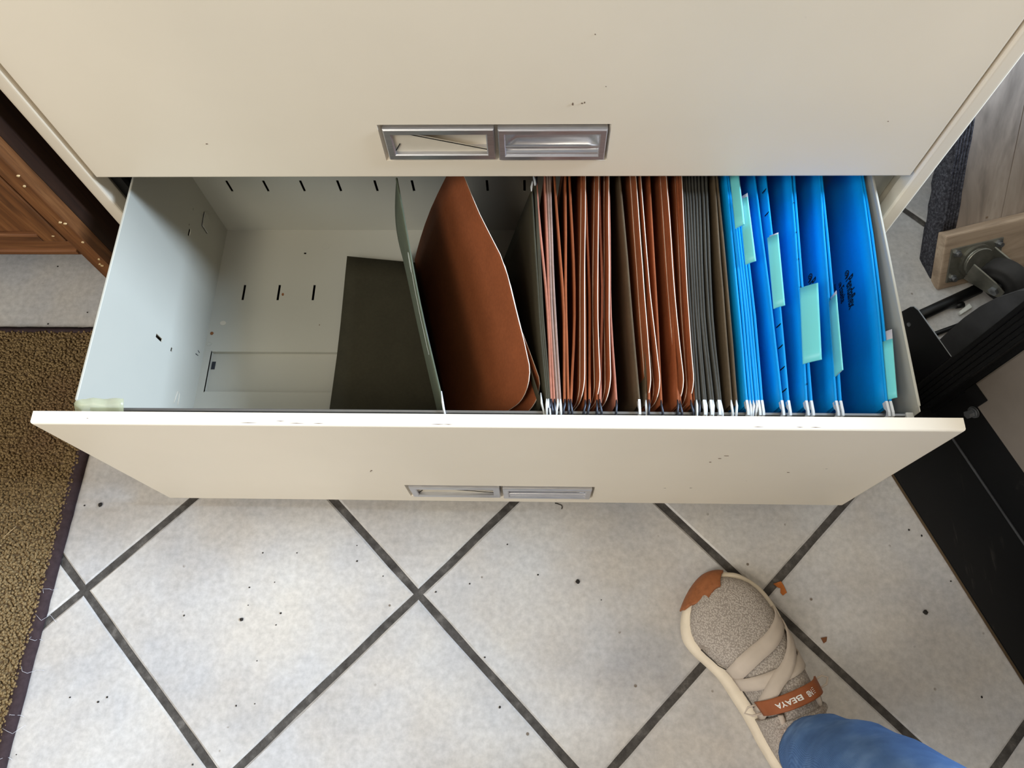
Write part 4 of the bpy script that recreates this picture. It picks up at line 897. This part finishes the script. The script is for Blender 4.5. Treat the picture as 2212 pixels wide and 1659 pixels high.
# toe bumper wrapping over the inner toe
ti = [i for i in range(104) if ol[i].x < 0.030 and 0.000 < ol[i].y < 0.072]
def fnT(u, v):
    i = ti[int(round(u))]; f = u / (len(ti) - 1); ext = 0.35 + 0.65 * min(1, 4 * min(f, 1 - f) + 0.15)
    seq = [(-0.0012, 0.004), (-0.0022, 0.014), (-0.0014, 0.025), (0.003, 0.0335), (0.011, 0.0395), (0.021, 0.0475)]
    t = v * ext * 5; k = min(4, int(t)); q = t - k
    a = lerp(seq[k][0], seq[k + 1][0], q); z = lerp(seq[k][1], seq[k + 1][1], q)
    p = ol[i] + (Vector((0.060, 0.030)) - ol[i]).normalized() * a; return sw(p.x, p.y, z + 0.0005 * (int(u) % 2))
bm = bmesh.new(); sheet(bm, fnT, list(range(len(ti))), [k / 9 for k in range(10)], 0.0022); bm_obj('toe_bumper', bm, 'gum', sh)
# elastic straps crossing the instep
def band(name, d0, p0, d1, p1, wd, mat, off=0.0022, curve=0.0, parent=None, n=18, th=0.0018):
    def fn(u, v):
        d = lerp(d0, d1, u) + curve * math.sin(PI * u) + wd * (v - 0.5); return S(d, lerp(p0, p1, u), off)
    bm = bmesh.new(); sheet(bm, fn, [k / n for k in range(n + 1)], [0, .33, .67, 1], th); return bm_obj(name, bm, mat, parent or sh), fn
band('strap', 0.070, 0.12, 0.118, 2.98, 0.019, 'strap', curve=0.006)
band('strap', 0.085, 0.12, 0.168, 2.92, 0.017, 'strap', off=0.0042, curve=0.006)
band('strap', 0.124, 0.10, 0.128, 2.98, 0.016, 'strap', off=0.0026, curve=0.008)
# knit seam lines along both sides of the instep
for pp in (0.16, 2.98):
    tubeo('seam', [S(lerp(0.075, 0.175, k / 12), pp, 0.0012) for k in range(13)], 0.0007, 'lining', sh, 5)
# tan pull strap with lettering, tied by cord loops
def fnP(u, v):
    p = S(0.159 + 0.002 * math.sin(PI * u) + 0.017 * (v - 0.5), lerp(0.62, 2.62, u), 0.0065 + 0.003 * math.sin(PI * u)); return p
bm = bmesh.new(); sheet(bm, fnP, [k / 20 for k in range(21)], [0, .1, .5, .9, 1], 0.0022); ps = bm_obj('pull_strap', bm, 'leather', sh)
def onstrap(u, v, off=0.0016):
    p = fnP(u, v); du_ = fnP(min(1, u + .02), v) - fnP(max(0, u - .02), v); dv_ = fnP(u, min(1, v + .05)) - fnP(u, max(0, v - .05)); nn = du_.cross(dv_).normalized()
    if nn.z < 0: nn = -nn
    return p + nn * off
def strap_text(s, size, u0, du, v0, dv):
    me = text_mesh(s, size); xs = [v.co.x for v in me.vertices]; ys = [v.co.y for v in me.vertices]; wx, wy = max(xs), max(ys)
    map_mesh(me, lambda x, y, z: onstrap(u0 + du * x / wx, v0 + dv * y / wy)); return link('printed_lettering', me, 'print_white', ps)
strap_text('NB', 0.01, 0.33, 0.075, 0.30, 0.45)
strap_text('BEAYA', 0.01, 0.45, 0.29, 0.30, 0.42)
for k in range(4):
    tubeo('printed_bar', [onstrap(0.285 + 0.0 * k, 0.34 + 0.11 * k), onstrap(0.315, 0.34 + 0.11 * k)], 0.0003, 'print_white', ps, 5)
for e, s in ((0.0, -1), (1.0, 1)):
    A, B = fnP(e, 0.2), fnP(e, 0.8); out = (fnP(e, 0.5) - fnP(0.5, 0.5)); out.z = 0; out.normalize()
    tubeo('cord_loop', [A, A + out * 0.010 + Vector((0, 0, -.004)), (A + B) / 2 + out * 0.017 + Vector((0, 0, -.008)), B + out * 0.011 + Vector((0, 0, -.005)), B], 0.0012, 'strap', sh, 8)

# ------------------------------------------------------------------ person: one skinned body, jeans over the legs
def skin_body(name, verts, edges, radii, mat, subdiv=2, root=0):
    me = bpy.data.meshes.new(name); me.from_pydata(verts, edges, []); o = bpy.data.objects.new(name, me); C.objects.link(o)
    md = o.modifiers.new('skin', 'SKIN'); md.use_smooth_shade = True
    for i, r in enumerate(radii):
        me.skin_vertices[0].data[i].radius = (r, r) if not isinstance(r, tuple) else r
    me.skin_vertices[0].data[root].use_root = True
    sd = o.modifiers.new('sub', 'SUBSURF'); sd.levels = subdiv; sd.render_levels = subdiv
    dg = bpy.context.evaluated_depsgraph_get(); dg.update()
    m2 = bpy.data.meshes.new_from_object(o.evaluated_get(dg)); bpy.data.objects.remove(o); m2.name = name
    m2.materials.clear(); m2.materials.append(M[mat])
    for p in m2.polygons: p.use_smooth = True
    return m2
LEG = [(0.3550, -0.590, 0.130), (0.356, -0.600, 0.20), (0.364, -0.624, 0.30), (0.372, -0.650, 0.40), (0.376, -0.672, 0.48), (0.350, -0.740, 0.62), (0.312, -0.830, 0.76), (0.285, -0.905, 0.88)]
JR = [0.0390, 0.0495, 0.0600, 0.0620, 0.0640, 0.0720, 0.0840, 0.0920]
bm = bmesh.new(); n = 48; m = 26; rings = []
lz = [p[2] for p in LEG]
hem_dz = lambda a: 0.012 * math.sin(a + 0.6)
for k in range(n + 1):
    t = k / n; z = lerp(lz[0], lz[-1], t ** 1.15)
    cx, cy, r = (smooth_interp(lz, [p[i] for p in LEG], z) for i in (0, 1)) if False else (smooth_interp(lz, [p[0] for p in LEG], z), smooth_interp(lz, [p[1] for p in LEG], z), smooth_interp(lz, JR, z))
    ring = []
    for q in range(m):
        a = 2 * PI * q / m; rr_ = r * (1 + 0.05 * noise.noise(Vector((math.cos(a) * 1.3, math.sin(a) * 1.3, z * 16))) + 0.03 * math.sin(z * 85 + 2.2 * math.cos(a)) * math.exp(-((z - 0.2) / 0.12) ** 2))
        ring.append(bm.verts.new((cx + rr_ * math.cos(a), cy + rr_ * math.sin(a), z + (hem_dz(a) * (1 - t) ** 4))))
    rings.append(ring)
inner = [bm.verts.new(lerp(v.co, Vector((LEG[0][0], LEG[0][1], v.co.z)), 0.06)) for v in rings[0]]
inn2 = [bm.verts.new(v.co + Vector((0, 0, 0.04))) for v in inner]
for A, B in [(inn2, inner), (inner, rings[0])] + list(zip(rings, rings[1:])):
    for q in range(m): bm.faces.new((A[q], A[(q + 1) % m], B[(q + 1) % m], B[q])).smooth = True
bm.faces.new(rings[-1])
jm = bpy.data.meshes.new('jeans'); bmesh.ops.recalc_face_normals(bm, faces=bm.faces[:]); bm.to_mesh(jm); bm.free(); jm.materials.append(M['denim'])
BODY = [(0.190, -0.945, 0.93), (0.175, -0.945, 1.06), (0.155, -0.925, 1.20), (0.130, -0.890, 1.34), (0.118, -0.862, 1.43), (0.105, -0.825, 1.50), (0.095, -0.795, 1.58),      # 0-6 pelvis .. crown
        (0.285, -0.905, 0.88), LEG[5], LEG[4], LEG[2], LEG[0], tuple(sw(0.212, 0.024, 0.100)), tuple(sw(0.222, 0.012, 0.055)), tuple(sw(0.130, 0.010, 0.052)),                                        # 7-14 right leg
        (0.105, -0.985, 0.88), (0.085, -0.985, 0.66), (0.080, -0.975, 0.48), (0.070, -1.010, 0.30), (0.062, -1.045, 0.10), (0.055, -1.035, 0.050), (0.035, -0.955, 0.040),   # 15-21 left leg
        (0.270, -0.905, 1.325), (0.315, -0.850, 1.16), (0.250, -0.740, 1.115), (0.205, -0.690, 1.115),                                                                     # 22-25 right arm
        (-0.010, -0.860, 1.325), (-0.060, -0.810, 1.16), (0.000, -0.715, 1.115), (0.040, -0.672, 1.115)]                                                                   # 26-29 left arm
BE = [(0, 1), (1, 2), (2, 3), (3, 4), (4, 5), (5, 6), (0, 7)] + [(i, i + 1) for i in range(7, 14)] + [(0, 15)] + [(i, i + 1) for i in range(15, 21)] + [(3, 22), (22, 23), (23, 24), (24, 25), (3, 26), (26, 27), (27, 28), (28, 29)]
BR = [0.120, 0.108, 0.115, 0.100, 0.050, 0.072, 0.076, 0.078, 0.058, 0.050, 0.046, 0.033, 0.036, 0.028, 0.022, 0.078, 0.060, 0.050, 0.046, 0.034, 0.034, 0.028, 0.055, 0.040, 0.030, 0.026, 0.055, 0.040, 0.030, 0.026]
for wi, s_ in ((25, 1), (29, -1)):                                # hands: four fingers and a thumb each, curled as round a phone
    wx, wy, wz = BODY[wi]; f = Vector((-0.55 * s_, 0.80, 0.0)).normalized(); sd = Vector((0, 0, 1)); inn = Vector((-s_, 0, 0))
    for q in range(4):
        o0 = len(BODY); base = Vector((wx, wy, wz)) + f * 0.035 + sd * (0.027 - 0.018 * q); L_ = (0.040, 0.045, 0.042, 0.034)[q]
        BODY += [tuple(base), tuple(base + f * L_ * 0.55 + inn * 0.006), tuple(base + f * L_ * 0.8 + inn * 0.022)]; BR += [0.010, 0.0085, 0.0075]
        BE += [(wi, o0), (o0, o0 + 1), (o0 + 1, o0 + 2)]
    o0 = len(BODY); base = Vector((wx, wy, wz)) + sd * 0.030 + f * 0.010 + inn * 0.012
    BODY += [tuple(base), tuple(base + sd * 0.018 + f * 0.024 + inn * 0.010)]; BR += [0.011, 0.009]; BE += [(wi, o0), (o0, o0 + 1)]
bme = skin_body('person', BODY, BE, BR, 'skin')
person = link('person', bme); tag(person, 'person in blue jeans standing at the lower right, only shoe and shin in view', 'person')
TV = [BODY[i] for i in (0, 1, 2, 3, 4, 22, 23, 24, 26, 27, 28)]
shirt = link('shirt', skin_body('shirt', TV, [(0, 1), (1, 2), (2, 3), (3, 4), (3, 5), (5, 6), (6, 7), (3, 8), (8, 9), (9, 10)], [0.134, 0.122, 0.128, 0.113, 0.062, 0.068, 0.052, 0.040, 0.068, 0.052, 0.040], 'shirt')); shirt.parent = person
hr = link('hair', skin_body('hair', [(0.085, -0.800, 1.625), (0.105, -0.850, 1.57), (0.120, -0.895, 1.47), (0.128, -0.925, 1.36)], [(0, 1), (1, 2), (2, 3)], [0.060, 0.084, 0.070, 0.045], 'hair')); hr.parent = person
LJ = skin_body('jeans', [BODY[i] for i in (0, 15, 16, 17, 18, 19, 7)], [(0, 1), (1, 2), (2, 3), (3, 4), (4, 5), (0, 6)], [0.130, 0.092, 0.074, 0.062, 0.058, 0.044, 0.092], 'denim')
jb = bmesh.new(); jb.from_mesh(jm); jb.from_mesh(LJ); jb.to_mesh(jm); jb.free()
for p in jm.polygons: p.use_smooth = True
jo = bpy.data.objects.new('jeans', jm); C.objects.link(jo); jo.parent = person
sm = tubeo('stitch_line', [(LEG[0][0] - 0.043 * math.cos(0.5) - 0.001 + 0.0, LEG[0][1] - 0.002 - 0.01 * 0, 0.135), (0.316, -0.606, 0.20), (0.322, -0.632, 0.30)], 0.0007, 'thread', jo, 5)

# ------------------------------------------------------------------ crumbs on the tiles
def scrap(name, pts, mat, label, cat, hgt=0.0016, group=None, curl=0.0):
    bm = bmesh.new(); cx = sum(p[0] for p in pts) / len(pts); cy = sum(p[1] for p in pts) / len(pts)
    A = [bm.verts.new((x, y, 0.0003 + curl * ((x - cx) ** 2 + (y - cy) ** 2) * 400)) for x, y in pts]; B = [bm.verts.new((v.co.x, v.co.y, v.co.z + hgt)) for v in A]
    bm.faces.new(A[::-1]); bm.faces.new(B)
    for i in range(len(A)): bm.faces.new((A[i], A[(i + 1) % len(A)], B[(i + 1) % len(A)], B[i]))
    return tag(bm_obj(name, bm, mat), label, cat, group)

scrap('leaf_scrap', [(0.3681, -0.392), (0.3788, -0.3885), (0.382, -0.3937), (0.385, -0.4034), (0.3794, -0.4072), (0.3767, -0.4035), (0.3777, -0.3979), (0.3731, -0.3961)], 'leaf', 'orange leaf scrap lying on the grout joint beside the sneaker toe', 'leaf', 0.0012, None, 0.02)
scrap('leaf_scrap', [(0.4226, -0.4606), (0.4308, -0.4591), (0.429, -0.465), (0.4254, -0.4672)], 'leaf2', 'small brown leaf scrap on the tile right of the sneaker', 'leaf', 0.0012, None, 0.02)
def grit(x, y, r, lab, name='pebble', mat='grit', grp=None):
    bm = bmesh.new(); bmesh.ops.create_icosphere(bm, subdivisions=1, radius=r)
    for v in bm.verts: v.co *= random.uniform(0.75, 1.1); v.co.z *= 0.55
    bmesh.ops.translate(bm, verts=bm.verts[:], vec=(x, y, r * 0.45)); return tag(bm_obj(name, bm, mat), lab, 'pebble', grp)
grit(0.5644, -0.4261, 0.0036, 'black pebble on the tile near the black machine base')
grit(0.1046, -0.3930, 0.0038, 'dark pebble on the middle tile in front of the drawer')
grit(-0.5798, -0.2944, 0.0036, 'brown pebble beside the rug edge near the drawer corner')
grit(-0.3502, -0.4490, 0.0030, 'brownish pebble on the left tile below the drawer handle side')
SPK = [(-0.4298, -0.4449), (-0.2978, -0.44), (-0.3023, -0.4553), (-0.3215, -0.501), (-0.3166, -0.5533), (-0.3406, -0.556), (-0.5617, -0.55), (-0.5231, -0.5546), (-0.5125, -0.5488), (-0.6148, -0.6183), (-0.3852, -0.6252), (-0.3342, -0.3595), (-0.2861, -0.3589), (-0.3119, -0.3991), (-0.3459, -0.4067), (-0.3441, -0.4302), (-0.2029, -0.3476), (-0.2006, -0.3692), (-0.1627, -0.389), (-0.0429, -0.3974), (-0.0887, -0.4091), (0.0504, -0.3842), (0.0076, -0.3433), (0.1358, -0.4163), (-0.0193, -0.4917), (0.002, -0.5516), (0.5791, -0.3242), (0.563, -0.3165), (0.616, -0.529), (-0.6034, -0.2954), (-0.7437, 0.1028), (-0.6737, 0.0178), (-0.7327, -0.0032), (0.6062, -0.3851)]
bm = bmesh.new()
for x, y in SPK:
    r = random.uniform(0.0009, 0.0018); g = bmesh.ops.create_icosphere(bm, subdivisions=1, radius=r)['verts']
    for v in g: v.co = Vector((v.co.x * random.uniform(.7, 1.1) + x, v.co.y * random.uniform(.7, 1.1) + y, v.co.z * 0.5 + r * 0.4))
sp_ = tag(bm_obj('grit', bm, 'grit'), 'fine dark grit scattered over the pale floor tiles', 'grit'); sp_['kind'] = 'stuff'
tag(tubeo('dark_fibre', [(0.0740, -0.2845, 0.0012), (0.0781, -0.2856, 0.0012), (0.0834, -0.2876, 0.0012), (0.0842, -0.2900, 0.0012), (0.0833, -0.2929, 0.0012)], 0.0006, 'grit', None, 5), 'curled dark fibre on the tile just below the drawer front', 'fibre')
